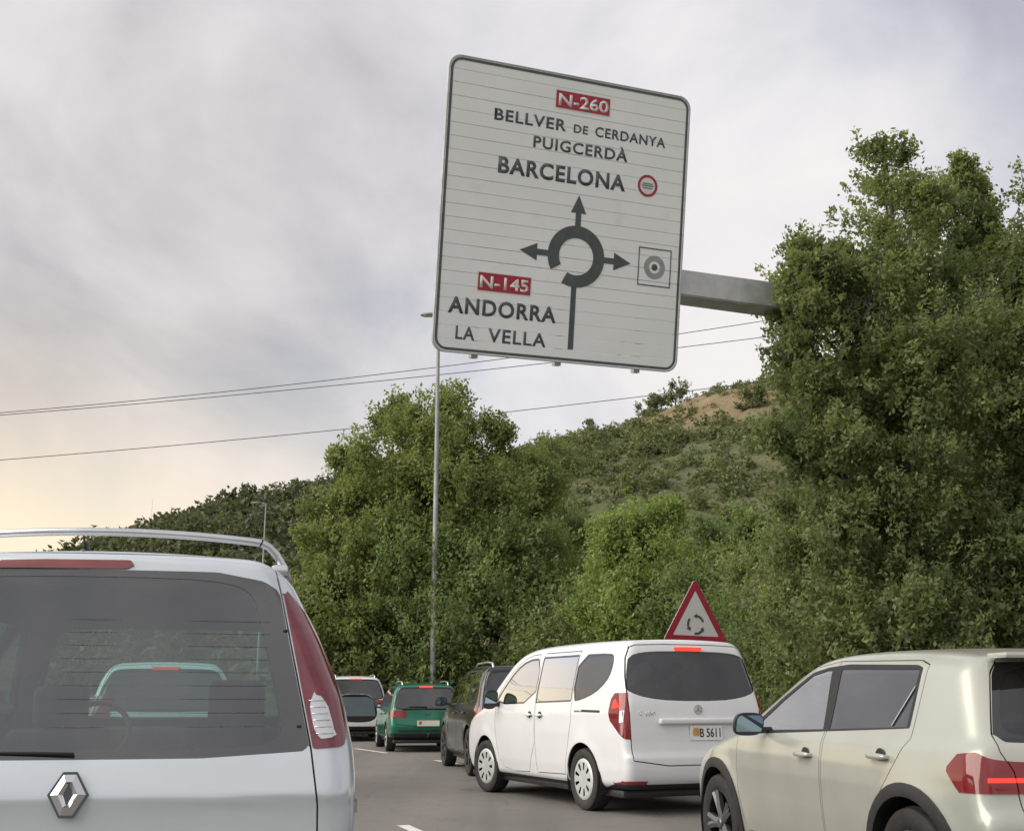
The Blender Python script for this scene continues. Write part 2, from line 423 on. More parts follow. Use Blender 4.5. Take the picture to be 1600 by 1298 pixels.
        for (f, m), g in gaps:
            k = m(C); v = np.zeros(len(C), bool); v[k] = np.abs(f(C[k])) < g
            v &= ~np.isin(lab, s.nogap); lab[v] = 'gap'
        for f, m in drop:
            k = m(C); v = np.zeros(len(C), bool); v[k] = f(C[k]) < 0; lab[v] = 'void'
        s.lab = lab; s.C = C
    nogap = ()
    def take(s, name, sel, material, inset=0.0, flange=0.012, parent=None, label=None, out=0.0):
        """lift the chosen triangles out as one part; its edges are turned in by the flange"""
        T = s.T[sel]
        if len(T) == 0: return None
        u, inv = np.unique(T, return_inverse=True); T = inv.reshape(-1, 3); V = s.V[u] + s.N[u] * (out - inset); N = s.N[u]
        if flange > 0:
            E = np.concatenate([T[:, [0, 1]], T[:, [1, 2]], T[:, [2, 0]]]); k = np.sort(E, 1)
            _, first, cnt = np.unique(k, axis=0, return_index=True, return_counts=True); E = E[first[cnt == 1]]
            a, b = E[:, 0], E[:, 1]; n = len(V); m = len(E)
            q = np.concatenate([V[a], V[b], V[b] - N[b] * flange, V[a] - N[a] * flange]); d = V[b] - V[a]
            o = np.cross(d, (N[a] + N[b]) / 2); o /= np.linalg.norm(o, axis=1)[:, None] + 1e-9; i = np.arange(m)
            T = np.concatenate([T, np.stack([n + i + m, n + i, n + i + 2 * m], 1), np.stack([n + i, n + i + 3 * m, n + i + 2 * m], 1)])
            V = np.vstack([V, q]); N = np.vstack([N, o, o, o, o])
        me = np_mesh(name, V, T, True, N); o = link(name, me, material, parent or s.root)
        if label: o['label'] = label
        return o
    def halves(s, name, lab, material, **kw):
        return [s.take(name, (s.lab == lab) & (np.sign(s.C[:, 0]) == sg), material, **kw) for sg in (-1, 1)]
    def lining(s, skip, floor=0.30, material=None, inset=0.03):
        sel = ~np.isin(s.lab, skip) & ~((s.lab == 'void'))
        T = s.T[sel][:, ::-1]; u, inv = np.unique(T, return_inverse=True); V = s.V[u] - s.N[u] * inset
        return link('cabin_lining', np_mesh('cabin_lining', V, inv.reshape(-1, 3), True), material or LINING, s.root)
    def surf_x(s, y, z):
        """half-width of the body at (y, z)"""
        a, b = 0.2, 1.3
        for _ in range(30):
            m = (a + b) / 2
            if s.F(np.array([[m, y, z]]))[0] > 0: b = m
            else: a = m
        return a
    def surf_y(s, x, z, rear=True):
        a, b = (0.0, s.lo[0] - 0.3) if rear else (0.0, s.hi[0] + 0.3)
        for _ in range(34):
            m = (a + b) / 2
            if s.F(np.array([[x, m, z]]))[0] > 0: b = m
            else: a = m
        return a
    def surf_z(s, x, y):
        a, b = 0.62, s.hi[1] + 0.3
        for _ in range(30):
            m = (a + b) / 2
            if s.F(np.array([[x, y, m]]))[0] > 0: b = m
            else: a = m
        return a

def make_wheel(root, x, y, r, wdt, style, rim_mat, dark, steer=0.0, rim_r=None):
    """wheel > tyre, rim, hub_cap ; outer face towards -x when x < 0"""
    sg = -1 if x < 0 else 1; rr = rim_r or r * 0.68
    w = thing('wheel', None, None, (x, y, r), 0, parent=root); w.rotation_euler = (0, 0, steer + (math.pi if sg > 0 else 0))
    h = wdt / 2                                        # local: outer face at -x
    lathe('tyre', [(rr * 0.96, -h * 0.80), (rr * 1.03, -h * 0.92), (r * 0.90, -h), (r * 0.965, -h * 0.90), (r * 0.985, -h * 0.72), (r * 0.985, -h * 0.66), (r * 0.975, -h * 0.64), (r * 0.975, -h * 0.60), (r, -h * 0.56), (r, -h * 0.05), (r * 0.985, -h * 0.04), (r * 0.985, h * 0.04), (r, h * 0.05), (r, h * 0.7), (r * 0.96, h * 0.92), (r * 0.9, h), (rr, h * 0.9), (rr * 0.94, h * 0.8)], TYRE, w, 48)
    lathe('barrel', [(rr * 0.99, -h * 0.84), (rr * 0.97, -h * 0.88), (rr * 0.945, -h * 0.86), (rr * 0.92, -h * 0.5), (rr * 0.90, h * 0.2), (0.03, h * 0.2)], dark, w, 40)
    bm = bmesh.new()
    if style == 'cover':                               # plastic cover with nine long slots
        nsl, ns = 9, 12
        radii = [0.035, rr * 0.34, rr * 0.44, rr * 0.80, rr * 0.89, rr * 0.975]; dep = [-h * 1.0, -h * 0.97, -h * 0.95, -h * 0.99, -h * 0.98, -h * 0.88]
        n = nsl * ns; ring = [[bm.verts.new((dep[i], radii[i] * math.cos(2 * math.pi * j / n), radii[i] * math.sin(2 * math.pi * j / n))) for j in range(n)] for i in range(len(radii))]
        for i in range(len(radii) - 1):
            for j in range(n):
                wd = {1: 0, 2: 4, 3: 0}.get(i, 0); c = j % ns
                if i == 2 and 4 <= c < 8: continue
                if i == 1 and 5 <= c < 7: pass
                bm.faces.new((ring[i][j], ring[i][(j + 1) % n], ring[i + 1][(j + 1) % n], ring[i + 1][j]))
        bm.faces.new(ring[0])
    else:                                              # spoked alloy
        nsp = style
        for kx in range(nsp):
            for tw in ((-1, 1) if nsp <= 5 else (0,)):
                a0 = 2 * math.pi * kx / nsp; a1 = a0 + tw * 0.16
                sec = []
                for t, hw, dp in ((0.10, 0.045, -h * 0.75), (0.45, 0.036, -h * 0.82), (0.97, 0.030, -h * 0.90)):
                    a = a0 + (a1 - a0) * t; c = Vector((dp, rr * t * math.cos(a), rr * t * math.sin(a))); tn = Vector((0, -math.sin(a), math.cos(a))) * hw * (0.75 if tw else 1.1)
                    sec.append([bm.verts.new(c - tn), bm.verts.new(c + Vector((-0.012, 0, 0))), bm.verts.new(c + tn), bm.verts.new(c + tn + Vector((0.03, 0, 0))), bm.verts.new(c - tn + Vector((0.03, 0, 0)))])
                for A, B in zip(sec, sec[1:]):
                    for j in range(5): bm.faces.new((A[j], A[(j + 1) % 5], B[(j + 1) % 5], B[j]))
    bm_obj('rim', bm, rim_mat, w, 30)
    lathe('hub_cap', [(0.001, -h * 0.98), (rr * 0.12, -h * 0.98), (rr * 0.16, -h * 0.92), (rr * 0.18, -h * 0.72), (0.001, -h * 0.7)], rim_mat, w, 20)
    return w

def arch_liner(root, y, z, r, x0, x1):
    """dark half-drum inside each wheel opening"""
    for sg in (-1, 1):
        V, F, n = [], [], 24
        for i in range(n + 1):
            a = math.pi * (-0.12 + 1.24 * i / n)
            for x in (x0, x1): V.append((sg * x, y + r * math.cos(a), z + r * math.sin(a)))
        c = len(V); V.append((sg * x1, y, z))
        F = [(2 * i, 2 * i + 1, 2 * i + 3, 2 * i + 2) for i in range(n)]
        me = bpy.data.meshes.new('wheel_arch_liner'); me.from_pydata(V, [], F + [(2 * i + 1, c, 2 * i + 3) for i in range(n)]); me.update()
        link('wheel_arch_liner', me, BLACK, root)

def add_mirror(root, x, y, z, s, mat_body, h=0.16, w=0.22, d=0.12):
    """door mirror: rounded shell with the glass facing back; s = -1 left, +1 right"""
    bm = bmesh.new(); bmesh.ops.create_uvsphere(bm, u_segments=24, v_segments=14, radius=1.0)
    for v in bm.verts:
        c = v.co; e = lambda t, p: math.copysign(abs(t) ** p, t)
        v.co = Vector((e(c.x, 0.62) * w / 2, e(c.y, 0.8) * d / 2, e(c.z, 0.66) * h / 2))
        if v.co.y < -d * 0.18: v.co.y = -d * 0.18
        if v.co.y > 0: f = 1 - 0.25 * v.co.y / (d / 2); v.co.x *= f; v.co.z *= f
        v.co.x += -s * v.co.z * 0.15
    o = bm_obj('door_mirror', bm, mat_body, root, 40, loc=(x, y, z))
    P = rrect(-w * 0.435, w * 0.435, -h * 0.40, h * 0.40, h * 0.24); P = [(a - s * b * 0.15, b) for a, b in P]
    g = flat_poly('mirror_glass', P, MIRROR, o, z=d * 0.18 + 0.004, depth=0.003)
    g.rotation_euler = (R(5), 0, 0)
    bm = bmesh.new(); bm_box(bm, (-s * w * 0.6, 0.01, -h * 0.25), (w * 0.5, d * 0.3, h * 0.25), bev=0.01)
    bm_obj('mirror_arm', bm, BLACK, o, 40)
    return o

def add_seat(root, x, y, z, w=0.50, hgt=0.62, rec=12, m=None, head=True):
    m = m or SEAT
    rot = Matrix.Rotation(R(rec), 3, 'X')
    bm = bmesh.new(); bm_box(bm, (0, 0.24, 0.06), (w, 0.52, 0.14), bev=0.05, seg=3); bm_box(bm, rot @ Vector((0, -0.02, hgt / 2 + 0.04)), (w, 0.12, hgt), rot, bev=0.05, seg=3)
    o = bm_obj('seat', bm, m, root, 50, loc=(x, y, z))
    if head:
        bm = bmesh.new(); bm_box(bm, rot @ Vector((0, 0.0, hgt + 0.15)), (w * 0.52, 0.09, 0.19), rot, bev=0.04, seg=3)
        for sx in (-0.06, 0.06): bm_box(bm, rot @ Vector((sx, 0, hgt + 0.04)), (0.012, 0.012, 0.10), rot)
        bm_obj('headrest', bm, m, o, 50)
    return o

def add_cabin(root, y_dash, z_dash, w, floor=0.34, lhd=-1):
    bm = bmesh.new(); bm_box(bm, (0, y_dash, z_dash - 0.14), (w * 1.7, 0.42, 0.28), bev=0.08, seg=3); bm_obj('dashboard', bm, LINING, root, 50)
    bm = bmesh.new()
    pts = []
    for i in range(25):
        a = 2 * math.pi * i / 24; p = Vector((0.18 * math.cos(a), 0, 0.18 * math.sin(a))); p = Matrix.Rotation(R(-25), 3, 'X') @ p
        pts.append((lhd * 0.38 + p.x, y_dash - 0.32 + p.y, z_dash - 0.02 + p.z))
    link('steering_wheel', tube_mesh('steering_wheel', pts, 0.016, 8, False), BLACK, root)

def floorpan(root, y0, y1, w, z=0.22):
    box('underbody', (0, (y0 + y1) / 2, z + 0.04), (2 * w, y1 - y0, 0.08), BLACK, root, 0.03)

def side_strip(car, name, poly, sign, material, out=0.012, parent=None, thick=0.02, flange_round=0.006):
    """a piece of trim lying on the body side; poly of (y, z)"""
    V = []
    for y, z in poly: V.append((sign * (car.surf_x(y, z) + out), y, z))
    for y, z in poly: V.append((sign * (car.surf_x(y, z) - thick), y, z))
    n = len(poly); F = [tuple(range(n)), tuple(range(2 * n - 1, n - 1, -1))] + [(i, n + i, n + (i + 1) % n, (i + 1) % n) for i in range(n)]
    bm = bmesh.new(); vs = [bm.verts.new(v) for v in V]
    for f in F: bm.faces.new([vs[i] for i in f])
    if flange_round:
        es = [e for e in bm.edges if e.verts[0].index < 0 or True]
    return bm_obj(name, bm, material, parent or car.root)

def door_handle(car, y, z, sign, material, L=0.17, parent=None):
    x = car.surf_x(y, z); bm = bmesh.new()
    bmesh.ops.create_uvsphere(bm, u_segments=20, v_segments=12, radius=1.0)
    for v in bm.verts:
        c = v.co; e = lambda t, p: math.copysign(abs(t) ** p, t); v.co = Vector((c.x * 0.020, e(c.y, 0.5) * L / 2, e(c.z, 0.7) * 0.016))
    o = bm_obj('door_handle', bm, material, parent or car.root, 60, loc=(sign * (x + 0.030), y, z))
    bm = bmesh.new(); r = bmesh.ops.create_uvsphere(bm, u_segments=20, v_segments=10, radius=1.0)
    for v in bm.verts: v.co = Vector((v.co.x * 0.006, v.co.y * 0.055, v.co.z * 0.042))
    bm_obj('handle_recess', bm, RUBBER if material != CHROME else BLACK, o, 60, loc=(-sign * 0.0305, 0, 0.0))
    for q in (-1, 1): box('handle_mount', (-sign * 0.018, q * L * 0.40, 0), (0.03, 0.025, 0.02), material, o, .005)
    return o

def plate(root, x, y, z, w, h, material, text, cap, tilt=0.0, badge=None, band=None, name='number_plate'):
    e = thing(name, None, None, (x, y, z), 0, parent=root); e.rotation_euler = (R(tilt), 0, 0)
    flat_poly('plate_sheet', rrect(-w / 2, w / 2, -h / 2, h / 2, 0.012, 4), material, e, z=0.010, depth=0.008)
    if text: text_obj('plate_number', text, INK, e, -w * 0.20 if badge else -w * 0.40, -cap / 2, cap, width=w * (0.64 if badge else 0.8), z=0.0125, bold=0.012)
    if badge: flat_poly('plate_crest', rrect(-w * 0.42, -w * 0.42 + h * 0.55, -h * 0.22, h * 0.33, 0.02, 4), badge, e, z=0.0122, depth=0.002)
    return e
def sstep(a, b, x):
    t = np.clip((x - a) / (b - a), 0, 1); return t * t * (3 - 2 * t)

# ------------------------------------------------------------------ setting: ground, road, markings, hill
def node_mat(name, build):
    m = bpy.data.materials.new(name); m.use_nodes = True; nt = m.node_tree
    build(nt, nt.nodes.new, nt.links.new, nt.nodes['Principled BSDF']); return m
def nz(nt, scale, detail=6, rough=.6, coord='Object', dist=0.0):
    tc = nt.nodes.new('ShaderNodeTexCoord'); n = nt.nodes.new('ShaderNodeTexNoise'); n.inputs['Scale'].default_value = scale
    n.inputs['Detail'].default_value = detail; n.inputs['Roughness'].default_value = rough; n.inputs['Distortion'].default_value = dist
    nt.links.new(tc.outputs[coord], n.inputs['Vector']); return n.outputs[0]
def cramp(nt, v, stops):
    r = nt.nodes.new('ShaderNodeValToRGB'); e = r.color_ramp.elements
    e[0].position, e[0].color = stops[0][0], (*stops[0][1], 1); e[1].position, e[1].color = stops[-1][0], (*stops[-1][1], 1)
    for p, c in stops[1:-1]: e.new(p).color = (*c, 1)
    nt.links.new(v, r.inputs[0]); return r.outputs[0]
def mixc(nt, f, a, b, mode='MIX'):
    m = nt.nodes.new('ShaderNodeMix'); m.data_type = 'RGBA'; m.blend_type = mode
    for k, v in (('Factor', f), ('A', a), ('B', b)):
        if isinstance(v, (int, float)): m.inputs[k].default_value = v
        elif isinstance(v, tuple): m.inputs[k].default_value = (*v, 1)
        else: nt.links.new(v, m.inputs[k])
    return m.outputs['Result']
def bump(nt, b, h, s, d=.02):
    n = nt.nodes.new('ShaderNodeBump'); n.inputs['Strength'].default_value = s; n.inputs['Distance'].default_value = d; nt.links.new(h, n.inputs['Height']); nt.links.new(n.outputs[0], b.inputs['Normal'])

def asphalt(nt, N, L, b):
    base = cramp(nt, nz(nt, .35, 6, .6), [(.32, (.143, .133, .124)), (.5, (.156, .146, .137)), (.68, (.170, .159, .150))])
    grit = cramp(nt, nz(nt, 95, 3, .7), [(.30, (.55, .55, .55)), (.5, (1, 1, 1)), (.72, (1.45, 1.42, 1.38))])
    spots = cramp(nt, nz(nt, 2.3, 8, .7, dist=.6), [(.50, (1, 1, 1)), (.70, (.91, .905, .90))])
    c = mixc(nt, 1.0, mixc(nt, 1.0, base, grit, 'MULTIPLY'), spots, 'MULTIPLY')
    # polished wheel tracks along the road, a few sealed cracks and oil drips
    tc = N('ShaderNodeTexCoord'); mp = N('ShaderNodeMapping'); mp.inputs['Rotation'].default_value = (0, 0, R(-20)); mp.inputs['Scale'].default_value = (1.25, .03, 1); L(tc.outputs['Object'], mp.inputs[0])
    n = N('ShaderNodeTexNoise'); n.inputs['Scale'].default_value = 1.0; n.inputs['Detail'].default_value = 4; L(mp.outputs[0], n.inputs['Vector'])
    c = mixc(nt, 1.0, c, cramp(nt, n.outputs[0], [(.36, (.82, .82, .83)), (.5, (1, 1, 1)), (.64, (1.13, 1.12, 1.10))]), 'MULTIPLY')
    mp2 = N('ShaderNodeMapping'); mp2.inputs['Rotation'].default_value = (0, 0, R(-20)); mp2.inputs['Scale'].default_value = (.55, .22, 1); L(tc.outputs['Object'], mp2.inputs[0])
    ad = N('ShaderNodeVectorMath'); ad.operation = 'ADD'; L(mp2.outputs[0], ad.inputs[0]); w = N('ShaderNodeTexNoise'); w.inputs['Scale'].default_value = 1.6; w.inputs['Detail'].default_value = 6; L(tc.outputs['Object'], w.inputs['Vector']); L(w.outputs['Color'], ad.inputs[1])
    vo = N('ShaderNodeTexVoronoi'); vo.feature = 'DISTANCE_TO_EDGE'; vo.inputs['Scale'].default_value = .8; L(ad.outputs[0], vo.inputs['Vector'])
    c = mixc(nt, 1.0, c, cramp(nt, vo.outputs[0], [(.0, (.72, .72, .72)), (.004, (.78, .78, .78)), (.008, (1, 1, 1))]), 'MULTIPLY')
    c = mixc(nt, 1.0, c, cramp(nt, nz(nt, 1.1, 3, .5, dist=.3), [(.26, (.80, .79, .78)), (.34, (1, 1, 1))]), 'MULTIPLY'); L(c, b.inputs['Base Color'])
    b.inputs['Roughness'].default_value = .82; bump(nt, b, nz(nt, 110, 4, .7), .5, .008)
def paintline(nt, N, L, b):
    w = cramp(nt, nz(nt, 9, 8, .75), [(.33, (.25, .235, .22)), (.42, (.58, .57, .54)), (.6, (.70, .69, .66))]); L(w, b.inputs['Base Color']); b.inputs['Roughness'].default_value = .7
    bump(nt, b, nz(nt, 110, 4, .7), .4, .006)
def verge(nt, N, L, b):
    c = cramp(nt, nz(nt, .6, 8, .65), [(.30, (.045, .065, .022)), (.48, (.085, .095, .035)), (.62, (.16, .135, .065)), (.75, (.21, .17, .10))])
    L(mixc(nt, 1.0, c, cramp(nt, nz(nt, 14, 5, .7), [(.3, (.6, .6, .6)), (.7, (1.35, 1.35, 1.3))]), 'MULTIPLY'), b.inputs['Base Color']); b.inputs['Roughness'].default_value = .95; bump(nt, b, nz(nt, 9, 8, .7), .8, .12)
def hillmat(nt, N, L, b):
    tc = N('ShaderNodeTexCoord'); sp = N('ShaderNodeSeparateXYZ'); L(tc.outputs['Object'], sp.inputs[0])
    n1 = nz(nt, .055, 7, .65, dist=.4); green = cramp(nt, nz(nt, .16, 8, .65), [(.3, (.075, .092, .04)), (.5, (.12, .13, .06)), (.7, (.19, .18, .09))])
    soil = cramp(nt, nz(nt, .25, 9, .7), [(.3, (.15, .115, .06)), (.5, (.235, .18, .098)), (.7, (.32, .255, .145))])
    mr = N('ShaderNodeMapRange'); mr.inputs[1].default_value = .58; mr.inputs[2].default_value = .70; L(n1, mr.inputs[0])
    # the dry eroded crest on the right shoulder of the hill
    d = N('ShaderNodeVectorMath'); d.operation = 'DISTANCE'; d.inputs[1].default_value = (35, 184, 47); L(tc.outputs['Object'], d.inputs[0])
    mr2 = N('ShaderNodeMapRange'); mr2.interpolation_type = 'SMOOTHSTEP'; mr2.inputs[1].default_value = 10; mr2.inputs[2].default_value = 22; mr2.inputs[3].default_value = 1; mr2.inputs[4].default_value = 0; L(d.outputs['Value'], mr2.inputs[0])
    mx = N('ShaderNodeMath'); mx.operation = 'MAXIMUM'; L(mr2.outputs[0], mx.inputs[0]); L(mr.outputs[0], mx.inputs[1])
    L(mixc(nt, mx.outputs[0], green, soil), b.inputs['Base Color']); b.inputs['Roughness'].default_value = 1.0; bump(nt, b, nz(nt, .9, 8, .7), .8, 1.0)

ASPH, PAINTM, VERGE, HILLM = [node_mat(n, f) for n, f in (('asphalt', asphalt), ('road_paint', paintline), ('verge_grass', verge), ('hill_scrubland', hillmat))]
KERBM = mat('kerb_concrete', (.36, .345, .32), .85, var=.2, vscale=6, bump=.4, bscale=30)

n_ = 60; gx = np.sinh(np.linspace(-5.2, 5.2, n_)) * 40; X, Y = np.meshgrid(gx, gx, indexing='ij'); I = np.arange(n_ * n_).reshape(n_, n_)
me = np_mesh('ground', np.stack([X.ravel(), Y.ravel(), np.full(X.size, -.02)], 1), np.stack([I[:-1, :-1].ravel(), I[1:, :-1].ravel(), I[1:, 1:].ravel(), I[:-1, 1:].ravel()], 1), False)
tag(link('ground', me, VERGE), kind='structure')

# line between the two left lanes: the road bends gently left
def road_path(s0=-70, s1=110, ds=1.0):
    out = []; pos = np.array([-.9, 11.2]); hd = lambda s: R(18.6 + .36 * np.clip(s, -12, 60))
    s = 0.0; fw = [(0.0, pos.copy(), hd(0))]
    p = pos.copy()
    while s < s1: p = p + ds * np.array([-math.sin(hd(s)), math.cos(hd(s))]); s += ds; fw.append((s, p.copy(), hd(s)))
    p = pos.copy(); s = 0.0; bw = []
    while s > s0: p = p - ds * np.array([-math.sin(hd(s)), math.cos(hd(s))]); s -= ds; bw.append((s, p.copy(), hd(s)))
    return bw[::-1] + fw
PATH = road_path()
def off(p, lat):
    s, q, h = p; return (q[0] + lat * math.cos(h), q[1] + lat * math.sin(h))
def strip(name, a, b, z, m, s0=None, s1=None, parent=None, kind=None, thick=0.0):
    ps = [p for p in PATH if (s0 is None or p[0] >= s0 - .5) and (s1 is None or p[0] <= s1 + .5)]
    V = []; F = []
    for p in ps: V += [(*off(p, a), z), (*off(p, b), z)]
    F = [(2 * i, 2 * i + 1, 2 * i + 3, 2 * i + 2) for i in range(len(ps) - 1)]
    me = bpy.data.meshes.new(name); me.from_pydata(V, [], F); me.update(); o = link(name, me, m, parent)
    if kind: o['kind'] = kind
    return o
road = strip('road', -9.0, 7.6, 0.0, ASPH, kind='structure')
def dash(lat, s, L, w=.12):
    ps = []; V = []
    for t in np.linspace(s, s + L, 6):
        i = min(range(len(PATH)), key=lambda k: abs(PATH[k][0] - t)); p = PATH[i]; d = t - p[0]; q = (t, p[1] + d * np.array([-math.sin(p[2]), math.cos(p[2])]), p[2])
        V += [(*off(q, lat - w / 2), .004), (*off(q, lat + w / 2), .004)]
    me = bpy.data.meshes.new('lane_marking'); me.from_pydata(V, [], [(2 * i, 2 * i + 1, 2 * i + 3, 2 * i + 2) for i in range(5)]); me.update(); link('lane_marking', me, PAINTM, road)
for k in range(-4, 8): dash(0.0, -1.75 + k * 5.5, 2.2)
for k in range(-3, 7): dash(3.62, -2.2 + k * 5.5, 2.4)
strip('edge_line', 7.10, 7.22, .004, PAINTM, parent=road); strip('edge_line', -8.6, -8.48, .004, PAINTM, parent=road)
def kerb(a, b):
    V = []; F = []
    for p in PATH: V += [(*off(p, a), -.02), (*off(p, a), .11), (*off(p, a + (b - a) * .15), .125), (*off(p, b), .125), (*off(p, b), -.02)]
    for i in range(len(PATH) - 1):
        for j in range(4): F.append((5 * i + j, 5 * i + j + 1, 5 * i + 5 + j + 1, 5 * i + 5 + j))
    me = bpy.data.meshes.new('kerb'); me.from_pydata(V, [], F); me.update(); tag(link('kerb', me, KERBM), kind='structure')
kerb(7.6, 7.8); kerb(-9.0, -9.2)

RIDGE = np.array([(-420, 4), (-240, 6), (-150, 9), (-110, 9), (-90, 14), (-76, 19), (-66, 23), (-57, 27.5), (-45, 33), (-30, 38), (-11, 41), (3, 43.5), (11, 45.8), (20, 48), (28, 51), (36, 55), (44, 56.5), (60, 60), (100, 66), (200, 60), (420, 50)], float)
def hill_z(x, y):
    rz = np.interp(x, RIDGE[:, 0], RIDGE[:, 1]); t = sstep(66, 204, y) * .55 + np.clip((y - 66) / 138, 0, 1) * .45
    t = np.where(y > 204, 1 - .35 * sstep(204, 420, y), t)
    nzv = .9 * np.sin(x * .11 + 1.3) * np.sin(y * .083) + .6 * np.sin(x * .23 + y * .17) + .35 * np.sin(x * .51 - y * .37 + 2)
    return rz * t + nzv * np.clip((y - 66) / 40, 0, 1) - .05
hx, hy = np.linspace(-420, 420, 211), np.concatenate([np.linspace(66, 240, 100), np.linspace(246, 440, 30)])
X, Y = np.meshgrid(hx, hy, indexing='ij'); I = np.arange(X.size).reshape(X.shape)
me = np_mesh('hill', np.stack([X.ravel(), Y.ravel(), hill_z(X, Y).ravel()], 1), np.stack([I[:-1, :-1].ravel(), I[1:, :-1].ravel(), I[1:, 1:].ravel(), I[:-1, 1:].ravel()], 1), True)
tag(link('hill', me, HILLM), kind='structure')
# the other side of the valley, behind the camera (seen only in windows and paint)
bx, by = np.linspace(-500, 500, 81), np.linspace(-420, -140, 31); X, Y = np.meshgrid(bx, by, indexing='ij')
Z = (34 + 10 * np.sin(X * .012 + 1) + 5 * np.sin(X * .05)) * sstep(-140, -330, Y) - .05; I = np.arange(X.size).reshape(X.shape)
me = np_mesh('hill', np.stack([X.ravel(), Y.ravel(), Z.ravel()], 1), np.stack([I[:-1, :-1].ravel(), I[1:, :-1].ravel(), I[1:, 1:].ravel(), I[:-1, 1:].ravel()], 1), True)
tag(link('hill', me, HILLM), kind='structure')
def circ(y, z, r, n=40):
    return [(y + r * math.cos(2 * math.pi * i / n), z + r * math.sin(2 * math.pi * i / n)) for i in range(n)]
def mir(P):
    """mirror an (x>0, z) outline given top to bottom into a closed outline"""
    return [(-x, z) for x, z in P] + [(x, z) for x, z in P[::-1]]

def paint(name, col, metal=0.0, rough=0.32, var=0.05, coat=1.0):
    return mat(name, col, rough, metal, coat * .7, var=var, vscale=2.5, coatr=0.10)

